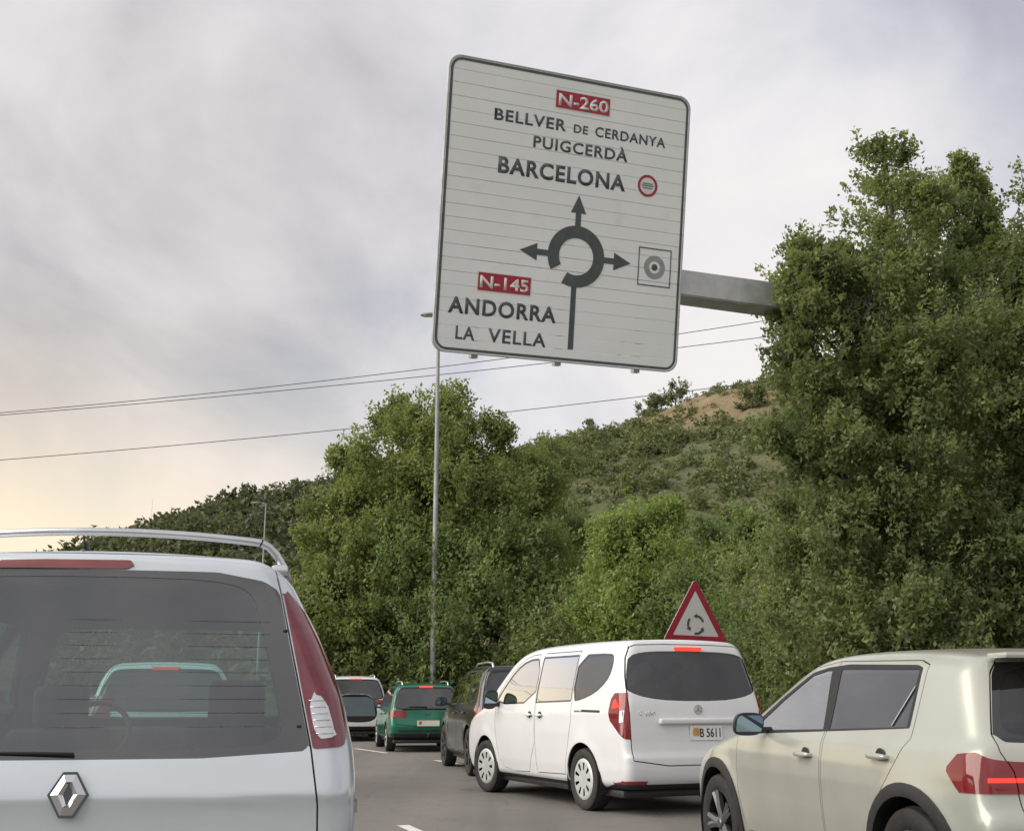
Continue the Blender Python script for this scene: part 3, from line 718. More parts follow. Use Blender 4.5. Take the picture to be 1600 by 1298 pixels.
# ---------------------------------------------------------------- white passenger van
def white_van():
    P = paint('van_white_paint', (0.66, 0.67, 0.685), 0.0, 0.25, 0.03)
    c = Car('passenger_van', 'white passenger van with tinted rear window and wheel covers, braking on the road', 'van', (1.04, 14.72), R(24.3), P,
        prof=[(-2.12, .24), (-2.26, .30), (-2.32, .40), (-2.33, .60), (-2.30, .62), (-2.285, .90), (-2.27, 1.10), (-2.23, 1.25), (-2.14, 1.62), (-2.11, 1.73), (-2.06, 1.80), (-1.85, 1.81), (-1.0, 1.82), (0.0, 1.81), (.45, 1.77), (.72, 1.66), (1.05, 1.42), (1.38, 1.17), (1.52, 1.08), (2.0, .97), (2.17, .86), (2.25, .66), (2.26, .45), (2.18, .26), (2.0, .20)],
        sect=[(.18, .80), (.30, .875), (.45, .905), (.62, .918), (.80, .925), (1.02, .918), (1.10, .905), (1.3, .868), (1.6, .795), (1.82, .715)],
        plan=[(-2.3, .965), (-1.9, .985), (-1.2, 1.0), (.8, 1.0), (1.5, .985), (1.9, .95), (2.3, .90)],
        wheel=(1.358, -1.358, .325), res=0.03, bow=(.05, .17), crown=.05, k=(.10, .12), flare=.012, belt=1.1)
    S, Rr, Fr = (lambda *a, **k: c.region('side', *a, **k)), (lambda *a, **k: c.region('rear', *a, **k)), (lambda *a, **k: c.region('front', *a, **k))
    f_win = S([(1.02, 1.115), (-.10, 1.14), (-.10, 1.63), (.28, 1.62), (.58, 1.50), (.86, 1.27)], 1)
    m_win = S([(-.17, 1.14), (-1.06, 1.16), (-1.06, 1.64), (-.17, 1.64)], 0)
    r_win = S([(-1.12, 1.16), (-1.32, 1.18), (-1.60, 1.25), (-1.80, 1.36), (-1.87, 1.47), (-1.87, 1.60), (-1.80, 1.635), (-1.12, 1.64)], 1)
    rw = Rr(mir([(.30, 1.655), (.58, 1.64), (.715, 1.60), (.745, 1.50), (.80, 1.30), (.775, 1.255), (.60, 1.20), (.30, 1.168)]), 1, ymax=-1.5)
    hatch = Rr(mir([(.60, 1.745), (.735, 1.70), (.815, 1.30), (.815, .72), (.80, .50)]), 1, ymax=-1.4)
    fdoor = S([(1.06, 1.02), (.93, 1.29), (.62, 1.53), (.28, 1.685), (-.13, 1.70), (-.16, .33), (.74, .30), (.95, .48)], 1)
    sdoor = S([(-.17, 1.70), (-1.09, 1.70), (-1.10, .92), (-1.01, .62), (-.92, .35), (-.17, .33)], 0)
    ws = Fr(mir([(.45, 1.70), (.60, 1.66), (.80, 1.20), (.60, 1.13)]), 1, ymax=.3)
    lampS = S([(-2.03, 1.23), (-2.20, 1.235), (-2.45, 1.235), (-2.45, .76), (-2.23, .77), (-2.15, .83), (-1.98, .95), (-1.945, 1.03), (-1.97, 1.17)], 0, xmin=.5)
    lampS = (lampS[0], lambda C: (np.abs(C[:, 0]) > .822) | ((np.abs(C[:, 0]) > .80) & (C[:, 1] > -2.2)))
    stop = Rr(mir([(.12, 1.708), (.175, 1.70), (.145, 1.676)]), 0, ymax=-1.6)
    rail = S([(-1.17, 1.028), (-1.76, 1.033), (-1.76, 1.052), (-1.17, 1.047)], 0)
    low = S([(-2.5, .10), (-2.5, .315), (-1.98, .315), (-1.72, .26), (-1.6, .10)], 0, xmin=0.0)
    sill = S([(.97, .10), (.97, .275), (-.98, .275), (-.98, .10)], 0)
    refl = Rr([(-.86, .32), (-.64, .32), (-.64, .352), (-.86, .352)], 0, ymax=-1.9)
    refl2 = Rr([(.86, .32), (.64, .32), (.64, .352), (.86, .352)], 0, ymax=-1.9)
    archF, archR = S(circ(1.358, .335, .375)), S(circ(-1.358, .335, .375))
    c.nogap = ('rear_glass', 'front_glass', 'mid_glass', 'quarter_glass', 'ws', 'lamp')
    c.panelise([('front_door', fdoor, 0), ('slide_door', sdoor, 0), ('hatch', hatch, 0), ('seal', f_win, -.022), ('seal', m_win, -.02), ('seal', r_win, -.02), ('front_glass', f_win, 0), ('mid_glass', m_win, 0), ('quarter_glass', r_win, 0),
        ('seal', rw, -.018), ('rear_glass', rw, 0), ('seal', ws, -.02), ('ws', ws, 0), ('lamp', lampS, 0), ('stop', stop, 0), ('rail', rail, 0), ('low', low, 0), ('low', sill, 0), ('refl', refl, 0), ('refl', refl2, 0)],
        [(fdoor, .005), (sdoor, .005), (hatch, .0055)], [archF, archR])
    r = c.root; G = glass('privacy_glass', (0.12, 0.145, 0.15), 1.3); G2 = glass('clear_green_glass', (0.62, 0.72, 0.68))
    c.take('body', c.lab == 'body', P)
    for d in c.halves('front_door', 'front_door', P): pass
    c.halves('sliding_door', 'slide_door', P)
    t = c.take('tailgate', c.lab == 'hatch', P)
    c.take('window_seal', c.lab == 'seal', GLOSSB, inset=.001)
    c.halves('front_side_window', 'front_glass', glass('clear_side_glass', (0.50, 0.56, 0.55), 3.2), inset=.004)
    c.halves('rear_side_window', 'mid_glass', glass('privacy_side', (0.10, 0.12, 0.13), 3.8), inset=.004); c.halves('quarter_window', 'quarter_glass', glass('privacy_quarter', (0.10, 0.12, 0.13), 1.2), inset=.004)
    c.take('rear_window', c.lab == 'rear_glass', G, inset=.003, parent=t); c.take('windscreen', c.lab == 'ws', G2, inset=.004)
    for o, sg in zip(c.halves('tail_lamp', 'lamp', RED_ON, out=.006, flange=.03), (-1, 1)):
        ys = [(-2.155, 1.12), (-2.11, 1.14), (-2.10, .96), (-2.15, .95)]
        side_strip(c, 'reversing_lamp', [(-2.17, 1.05), (-2.215, 1.06), (-2.215, .94), (-2.17, .93)], sg, CLEARL, out=.012, parent=o)
        side_strip(c, 'brake_light', [(-2.03, 1.16), (-2.16, 1.20), (-2.16, 1.09), (-2.01, 1.07)], sg, RED_HOT, out=.010, parent=o)
    c.take('high_brake_lamp', c.lab == 'stop', RED_HOT, out=.02, flange=.03, parent=t)
    c.halves('door_rail', 'rail', BLACK, inset=.006)
    c.take('lower_bumper', c.lab == 'low', BLACK, out=.004); c.halves('reflector', 'refl', RED_OFF, out=.007)
    c.lining(('rear_glass', 'front_glass', 'mid_glass', 'quarter_glass', 'ws'))
    floorpan(r, -2.05, 2.05, .80, .17)
    for y in (1.358, -1.358):
        arch_liner(r, y, .335, .385, .905, .60)
        for x in (-.805, .805): make_wheel(r, x, y, .325, .215, 'cover', mat('wheel_cover', (0.52, 0.53, 0.53), .4, .3, var=.12), BLACK, steer=R(6) if y > 0 else 0)
    for sg in (-1, 1):
        door_handle(c, -.02, .985, sg, P); door_handle(c, -.30, .985, sg, P); add_mirror(r, sg * 1.03, .92, 1.16, sg, BLACK, h=.24, w=.19, d=.15)
    y = c.surf_y(0, .93); bm = bmesh.new(); bm_box(bm, (0, y - .01, .945), (.98, .07, .06), bev=.02, seg=3); bm_obj('grab_strip', bm, P, t, 50)
    plate(r, 0.08, c.surf_y(0.08, .82) - .004, .825, .40, .15, PLATE, 'B 5611', .085, badge=mat('crest_ochre', (0.55, 0.28, 0.09), .5, var=.2))
    # round three-pointed emblem
    e = thing('emblem', None, None, (0, c.surf_y(0, 1.055) - .004, 1.062), 0, parent=r)
    flat_poly('emblem_ring', circ(0, 0, .048), CHROME, e, z=.01, depth=.01, hole=circ(0, 0, .040))
    st = []
    for i in range(6):
        a = R(90 + 60 * i); q = .043 if i % 2 == 0 else .009; st.append((q * math.cos(a), q * math.sin(a)))
    flat_poly('emblem_star', st, CHROME, e, z=.012, depth=.012)
    text_obj('lettering', 'T 180', CHROME, r, -.72, 1.0, .045, width=.20, z=-(c.surf_y(-.62, 1.0)) + .006, bold=.01)
    wy = c.surf_y(0, 1.2)
    for sx in (-.38, .38): add_seat(r, sx, .10, .48, .50)
    for sx in (-.46, 0, .46): add_seat(r, sx, -.85, .48, .44, .58)
    add_cabin(r, .98, 1.02, .75)
    return c

# ---------------------------------------------------------------- silver people carrier
def silver_mpv():
    P = paint('silver_blue_paint', (0.60, 0.65, 0.69), 0.40, 0.24, 0.04)
    c = Car('people_carrier', 'silver people carrier seen from behind, roof bar, tall tail lamp and diamond emblem', 'car', (-1.845, 6.08), R(11.0), P,
        prof=[(-2.05, .26), (-2.22, .34), (-2.28, .50), (-2.285, .70), (-2.275, .84), (-2.28, .865), (-2.28, .89), (-2.25, .98), (-2.225, 1.03), (-2.14, 1.24), (-2.03, 1.48), (-1.965, 1.62), (-1.955, 1.66), (-1.94, 1.695), (-1.88, 1.72), (-1.6, 1.74), (-.8, 1.755), (.1, 1.74), (.55, 1.68), (1.0, 1.42), (1.62, 1.08), (2.0, .97), (2.25, .84), (2.36, .62), (2.35, .40), (2.2, .24)],
        sect=[(.2, .82), (.35, .90), (.55, .925), (.80, .935), (.93, .932), (1.02, .922), (1.2, .880), (1.4, .793), (1.58, .698), (1.69, .632), (1.78, .585)],
        plan=[(-2.3, .975), (-1.9, .99), (-1.3, 1.0), (.8, 1.0), (1.5, .985), (2.0, .94), (2.4, .88)],
        wheel=(1.40, -1.40, .33), res=0.026, bow=(.10, .20), crown=.07, k=(.11, .12), flare=.010, belt=1.05)
    S, Rr, Fr = (lambda *a, **k: c.region('side', *a, **k)), (lambda *a, **k: c.region('rear', *a, **k)), (lambda *a, **k: c.region('front', *a, **k))
    black = Rr(mir([(.40, 1.642), (.57, 1.612), (.618, 1.582), (.630, 1.56), (.752, 1.035), (.73, 1.018), (.40, 1.0)]), 0, ymax=-1.5)
    rw = Rr(mir([(.28, 1.616), (.43, 1.604), (.515, 1.578), (.55, 1.52), (.655, 1.13), (.65, 1.055), (.56, 1.032), (.28, 1.028)]), 1, ymax=-1.5)
    hatch = Rr(mir([(.50, 1.705), (.60, 1.692), (.634, 1.565), (.758, 1.025), (.785, .85), (.792, .60), (.787, .42)]), 0, ymax=-1.4)
    lamp = Rr([(.640, 1.57), (.764, 1.025), (.868, 1.03), (.878, 1.06), (.870, 1.14), (.838, 1.26), (.785, 1.39), (.73, 1.49), (.662, 1.57)], 0, ymax=-1.3)
    lamp2 = Rr([(-.640, 1.57), (-.764, 1.025), (-.868, 1.03), (-.878, 1.06), (-.870, 1.14), (-.838, 1.26), (-.785, 1.39), (-.73, 1.49), (-.662, 1.57)], 0, ymax=-1.3)
    clr = Rr([(.740, 1.205), (.800, 1.198), (.838, 1.075), (.828, 1.058), (.772, 1.055)], 1, ymax=-1.3)
    clr2 = Rr([(-.740, 1.205), (-.800, 1.198), (-.838, 1.075), (-.828, 1.058), (-.772, 1.055)], 1, ymax=-1.3)
    stop = Rr([(-.36, 1.668), (-.2, 1.674), (.095, 1.676), (.108, 1.669), (.10, 1.652), (.08, 1.645), (-.36, 1.641)], 0, ymax=-1.5)
    cap = Rr([(.572, 1.63), (.578, 1.63), (.572, 1.71), (.566, 1.71)], 0, ymax=-1.5)
    fw = S([(1.20, 1.06), (.10, 1.08), (.10, 1.55), (.30, 1.55), (.62, 1.42)], 1); mw = S([(.03, 1.08), (-.95, 1.10), (-.95, 1.55), (.03, 1.56)], 0)
    qw = S([(-1.02, 1.10), (-1.70, 1.12), (-1.66, 1.46), (-1.60, 1.53), (-1.02, 1.55)], 1)
    ws = Fr(mir([(.50, 1.60), (.62, 1.56), (.83, 1.14), (.60, 1.07)]), 1, ymax=.3)
    mould = S([(-2.06, .84), (1.0, .80), (1.0, .84), (-2.06, .885)], 0)
    archF, archR = S(circ(1.40, .34, .38)), S(circ(-1.40, .34, .38))
    c.nogap = ('rw', 'fw', 'mw', 'qw', 'ws')
    c.cut(lambda V: V[:, 2] - 1.6585, lambda C: C[:, 1] < -1.5)
    c.panelise([('hatch', hatch, 0), ('black', black, 0), ('rw', rw, 0), ('lamp', lamp, 0), ('lamp', lamp2, 0), ('clear', clr, 0), ('clear', clr2, 0), ('stop', stop, 0), ('seal', fw, -.02), ('seal', mw, -.02), ('seal', qw, -.02), ('fw', fw, 0), ('mw', mw, 0), ('qw', qw, 0), ('seal', ws, -.02), ('ws', ws, 0)],
        [(hatch, .0032)], [archF, archR])
    r = c.root; r.scale = (1.0, 1, 1)
    c.take('body', c.lab == 'body', P); t = c.take('tailgate', c.lab == 'hatch', P)
    c.take('rear_window_border', c.lab == 'black', mat('glass_frit', (0.03, 0.031, 0.033), .03, coat=1.0, var=.1, spec=1.0), parent=t)
    c.take('rear_window', c.lab == 'rw', glass('green_rear_glass', (0.31, 0.50, 0.465), 1.9), inset=.002, parent=t)
    lm = mat('plum_lens', (0.15, 0.016, 0.028), .14, coat=1.0, var=.25, vscale=25)
    hs = c.halves('tail_lamp', 'lamp', lm, out=.004, flange=.03)
    for sg, o in zip((-1, 1), hs): c.take('reversing_lamp', (c.lab == 'clear') & (np.sign(c.C[:, 0]) == sg), CLEARL, out=.006, flange=.02, parent=o)
    for sg, o in zip((-1, 1), hs):
        for q in range(6):
            z = 1.075 + q * .022; xa, xb = .778 - .25 * (z - 1.055), .832 - .30 * (z - 1.075)
            tube('lens_rib', [(sg * x, c.surf_y(x, z) - .0065, z) for x in (xa, (xa + xb) / 2, xb)], .0022, SATIN, o, 6)
    c.take('high_brake_lamp', c.lab == 'stop', mat('brown_red_lens', (0.20, 0.05, 0.045), .25, coat=.6, var=.15), out=.006, flange=.02, parent=t)
    c.take('window_seal', c.lab == 'seal', RUBBER, inset=.002)
    G = glass('green_side_glass', (0.72, 0.92, 0.86))
    c.halves('front_side_window', 'fw', G, inset=.004); c.halves('rear_side_window', 'mw', G, inset=.004); c.halves('quarter_window', 'qw', G, inset=.004); c.take('windscreen', c.lab == 'ws', G, inset=.004)
    c.lining(('rw', 'fw', 'mw', 'qw', 'ws'), material=mat('grey_lining', (0.16, 0.165, 0.165), .9, var=.15))
    floorpan(r, -2.1, 2.1, .80, .18)
    for y in (1.40, -1.40):
        arch_liner(r, y, .34, .39, .91, .60)
        for x in (-.815, .815): make_wheel(r, x, y, .33, .215, 7, SATIN, BLACK)
    for sg in (-1, 1):
        add_mirror(r, sg * 1.10, .95, 1.13, sg, GLOSSB, h=.17, w=.25, d=.16)
        side_strip(c, 'side_moulding', [(-2.00, .80), (-1.0, .79), (.95, .77), (.95, .81), (-1.0, .83), (-2.02, .84)], sg, CHROME, out=.010)
        door_handle(c, -.75, .93, sg, P); door_handle(c, .25, .93, sg, P)
    # roof bar arching over the back of the roof, with its end joints
    rb = thing('roof_bar', None, None, (0, 0, 0), 0, parent=r)
    yb = -1.72; pts = []
    for i in range(41):
        t_ = -1 + i / 20; x = .665 * math.copysign(min(1, abs(t_) ** .9), t_); a = abs(x) / .665
        z = 1.81 - .03 * a ** 2 - .145 * max(0, (a - .80) / .20) ** 2.2; pts.append((x, yb + .10 * a * a, z))
    tube('bar_tube', pts, .0155, SATIN, rb, 14)
    for sg in (-1, 1):
        box('bar_foot', (sg * .622, yb + .09, c.surf_z(.622, yb + .09) + .012), (.07, .12, .05), SATIN, rb, .02)
        k = 36 if sg > 0 else 4; p = np.array(pts[k]); q = np.array(pts[k + 1]); d = (q - p) / np.linalg.norm(q - p)
        tube('bar_joint', [p - d * .003, p + d * .003], .0165, RUBBER, rb, 14)
    an = thing('roof_antenna', None, None, (-0.14, -1.50, 0), 0, parent=r); zz = c.surf_z(.14, -1.50)
    lathe('antenna_base', [(.001, zz + .03), (.018, zz + .028), (.03, zz + .012), (.034, zz - .01)], BLACK, an, 18, 'z')
    tube('antenna_rod', [(0, 0, zz + .02), (-.003, -.02, zz + .05), (-.006, -.05, zz + .09)], [.008, .006, .004], BLACK, an, 8)
    # diamond emblem
    ez = .895; ey = c.surf_y(0, ez); e = thing('emblem', None, None, (0, ey - .003, ez), 0, parent=r); e.rotation_euler = (R(-8), 0, 0)
    hexo = [(-.022, .070), (.022, .070), (.063, 0.0), (.022, -.070), (-.022, -.070), (-.063, 0.0)]; hexi = [(x * .86, z * .88) for x, z in hexo]; hexc = [(0, .028), (.003, .0276), (.0135, 0), (.003, -.0276), (0, -.028), (-.0135, 0)]
    flat_poly('emblem_base', hexo, mat('dark_chrome', (.10, .105, .11), .2, .9, var=.1), e, z=.006, depth=.006)
    bm = bmesh.new(); mid = [(x * .55, z * .62) for x, z in hexi]; inn = [(0, .030), (.006, .018), (.014, 0), (0, -.030), (-.006, -.018), (-.014, 0)]
    inn = [(-.002, .031), (.002, .031), (.015, 0), (.002, -.031), (-.002, -.031), (-.015, 0)]
    rings = [[bm.verts.new((x, -h, z)) for x, z in P_] for P_, h in ((hexi, .0065), (mid, .018), (inn, .0085))]
    for A, B in zip(rings, rings[1:]):
        for i in range(6): bm.faces.new((A[i], A[(i + 1) % 6], B[(i + 1) % 6], B[i]))
    bm_obj('emblem_diamond', bm, CHROME, e)
    # wiper
    wz = 1.05; wy = lambda x, z: c.surf_y(x, z) - .02
    tube('wiper_blade', [(.0, wy(.0, 1.018) + .008, 1.018), (-.58, wy(.58, 1.03) + .008, 1.03)], .006, BLACK, t, 6)
    for px, pz in ((.655, 1.43), (.715, 1.10)):
        box('glass_stud', (px, c.surf_y(px, pz) - .002, pz), (.016, .008, .008), BLACK, t, .003)
    for i in range(9):                                  # demister wires show at the clear edge of the pane
        z = 1.10 + i * .045; tube('heater_wire', [(x, c.surf_y(x, z) - .0005, z) for x in (-.60, -.4, 0, .4, .60)], .0005, BLACK, t, 4)
    for sx in (-.42, .42): add_seat(r, sx, .05, .42, .50, .60)
    for sx in (-.50, 0): add_seat(r, sx, -.85, .40, .46, .55, head=False)
    add_seat(r, .46, -.85, .42, .46, .62)
    add_cabin(r, 1.15, 1.02, .75)
    box('parcel_shelf', (0, -1.72, .78), (1.5, .62, .04), LINING, r, .01)
    return c

# ---------------------------------------------------------------- pale green hatchback
def sage_hatch():
    P = paint('sage_paint', (0.44, 0.45, 0.40), 0.30, 0.26, 0.04, 0.6)
    c = Car('hatchback', 'pale sage green hatchback with black wheel arches, braking at the right', 'car', (2.56, 7.45), R(11.5), P,
        prof=[(-1.78, .26), (-1.90, .34), (-1.945, .48), (-1.94, .66), (-1.90, .70), (-1.885, .86), (-1.865, .97), (-1.81, 1.02), (-1.66, 1.22), (-1.575, 1.34), (-1.545, 1.385), (-1.50, 1.415), (-1.2, 1.45), (-.6, 1.468), (0.0, 1.455), (.26, 1.40), (.64, 1.19), (1.02, .985), (1.22, .94), (1.75, .84), (1.98, .70), (2.08, .52), (2.05, .34), (1.9, .21)],
        sect=[(.18, .76), (.28, .835), (.42, .855), (.60, .868), (.74, .870), (.84, .864), (.94, .842), (1.0, .80), (1.12, .745), (1.3, .665), (1.47, .585)],
        plan=[(-2.0, .93), (-1.7, .965), (-1.2, 1.0), (.8, 1.0), (1.4, .985), (1.8, .93), (2.1, .84)],
        wheel=(1.283, -1.283, .335), res=0.024, bow=(.10, .22), crown=.06, k=(.09, .11), flare=.022, belt=.97)
    S, Rr, Fr = (lambda *a, **k: c.region('side', *a, **k)), (lambda *a, **k: c.region('rear', *a, **k)), (lambda *a, **k: c.region('front', *a, **k))
    dlo = S([(.84, .970), (.74, .955), (-1.12, 1.035), (-1.21, 1.04), (-1.155, 1.345), (-1.09, 1.362), (-.3, 1.385), (-.05, 1.372), (.14, 1.345), (.46, 1.19)], 0)
    fw = S([(.74, .985), (.50, .988), (-.26, 1.012), (-.12, 1.352), (-.05, 1.352), (.12, 1.325), (.43, 1.17)], 0)
    bw = S([(-.34, 1.015), (-1.178, 1.046), (-1.125, 1.338), (-.24, 1.358)], 0)
    rw = Rr(mir([(.25, 1.345), (.42, 1.335), (.49, 1.28), (.62, 1.07), (.58, 1.02), (.30, 1.005)]), 1, ymax=-1.2)
    rwb = Rr(mir([(.25, 1.372), (.47, 1.365), (.52, 1.31), (.672, 1.03), (.64, .992), (.30, .980)]), 0, ymax=-1.2)
    hatch = Rr(mir([(.46, 1.378), (.526, 1.315), (.68, 1.025), (.685, .95), (.64, .86), (.63, .70), (.60, .60), (.58, .56)]), 0, ymax=-1.1)
    fdoor = S([(.94, .97), (.78, 1.05), (.44, 1.22), (.12, 1.375), (-.16, 1.405), (-.32, .93), (-.33, .34), (.80, .34), (.90, .62)], 0)
    bdoor = S([(-.345, .93), (-.18, 1.405), (-1.10, 1.385), (-1.20, 1.36), (-1.25, .99), (-1.16, .86), (-.95, .62), (-.88, .34), (-.345, .34)], 0)
    lampo = lambda sg: S([(-1.60, .865), (-1.68, .935), (-1.78, .945), (-1.84, .905), (-2.1, .90), (-2.1, .765), (-1.70, .768)], 0, xmin=.30)
    lamp = lampo(1); hot = S([(-1.80, .815), (-1.80, .835), (-2.1, .835), (-2.1, .815)], 0, xmin=.50); hot = (hot[0], lambda C: (np.abs(C[:, 0]) > .5) & (np.abs(C[:, 0]) < .77) & (C[:, 1] < -1.5))
    clad = [S(circ(y, .345, .435)) for y in (1.283, -1.283)]
    sill = S([(1.1, .10), (1.1, .30), (-1.1, .30), (-1.1, .10)], 0); low = S([(-2.2, .1), (-2.2, .42), (-1.6, .42), (-1.5, .1)], 0, xmin=0)
    ws = Fr(mir([(.40, 1.36), (.52, 1.32), (.70, 1.03), (.50, .98)]), 1, ymax=.2)
    arch = [S(circ(y, .345, .372)) for y in (1.283, -1.283)]
    c.nogap = ('fw', 'bw', 'rw', 'ws', 'dlo', 'clad', 'rwb')
    c.cut(lambda V: V[:, 2] - .825, lambda C: C[:, 1] < -1.4)
    c.panelise([('front_door', fdoor, 0), ('rear_door', bdoor, 0), ('hatch', hatch, 0), ('dlo', dlo, 0), ('fw', fw, 0), ('bw', bw, 0), ('rwb', rwb, 0), ('rw', rw, 0), ('lamp', lamp, 0), ('hot', hot, 0), ('seal', ws, -.02), ('ws', ws, 0), ('low', sill, 0), ('low', low, 0), ('clad', clad[0], 0), ('clad', clad[1], 0)],
        [(fdoor, .003), (bdoor, .003), (hatch, .0035)], arch)
    r = c.root
    c.take('body', c.lab == 'body', P); c.halves('front_door', 'front_door', P); c.halves('rear_door', 'rear_door', P); t = c.take('tailgate', c.lab == 'hatch', P)
    c.halves('window_frame', 'dlo', RUBBER, inset=.001); c.take('window_seal', c.lab == 'seal', RUBBER, inset=.002)
    c.halves('front_side_window', 'fw', glass('hatch_side_glass', (0.60, 0.66, 0.62), 2.0), inset=.004); c.halves('rear_side_window', 'bw', glass('hatch_privacy', (0.07, 0.075, 0.085), 1.1), inset=.004)
    c.take('rear_window_border', c.lab == 'rwb', GLOSSB, inset=.001, parent=t); c.take('rear_window', c.lab == 'rw', glass('hatch_rear', (0.10, 0.11, 0.12), 1.0), inset=.004, parent=t)
    c.take('windscreen', c.lab == 'ws', glass('clear_green_glass', (0.62, 0.72, 0.68)), inset=.004)
    hs = c.halves('tail_lamp', 'lamp', RED_ON, out=.006, flange=.03)
    for sg, o in zip((-1, 1), hs): c.take('brake_light', (c.lab == 'hot') & (np.sign(c.C[:, 0]) == sg), RED_HOT, out=.008, flange=.01, parent=o)
    c.take('lower_cladding', c.lab == 'low', BLACK, out=.004)
    cl = c.lab == 'clad'
    for fr in (True, False):
        for sg in (-1, 1): c.take('arch_cladding', cl & ((c.C[:, 1] > 0) == fr) & (np.sign(c.C[:, 0]) == sg), BLACK, out=.012, flange=.05)
    c.lining(('fw', 'bw', 'rw', 'ws'))
    floorpan(r, -1.8, 1.9, .74, .19)
    for y in (1.283, -1.283):
        arch_liner(r, y, .345, .38, .86, .55)
        for x in (-.765, .765): make_wheel(r, x, y, .335, .215, 5, mat('grey_alloy', (.20, .20, .205), .35, .8, var=.1), mat('dark_barrel', (.03, .03, .032), .4, .5, var=.1))
    for sg in (-1, 1):
        door_handle(c, -.14, .865, sg, P, .19); door_handle(c, -1.02, .895, sg, P, .19)
        m = add_mirror(r, sg * .955, .48, 1.025, sg, BLACK, h=.145, w=.205, d=.15)
        side_strip(c, 'window_rod', [(-1.02, 1.05), (-1.032, 1.05), (-1.145, 1.25), (-1.133, 1.25)], sg, CHROME, out=.003, thick=.004)
    plate(r, 0, c.surf_y(0, .66) - .004, .66, .52, .11, PLATE, '', .07)
    box('rear_spoiler', (0, -1.60, 1.395), (1.02, .16, .03), P, t, .012)
    for sx in (-.36, .36): add_seat(r, sx, .02, .42, .50, .60)
    for sx in (-.36, .36): add_seat(r, sx, -.82, .44, .46, .54)
    add_cabin(r, .85, .95, .68)
    return c

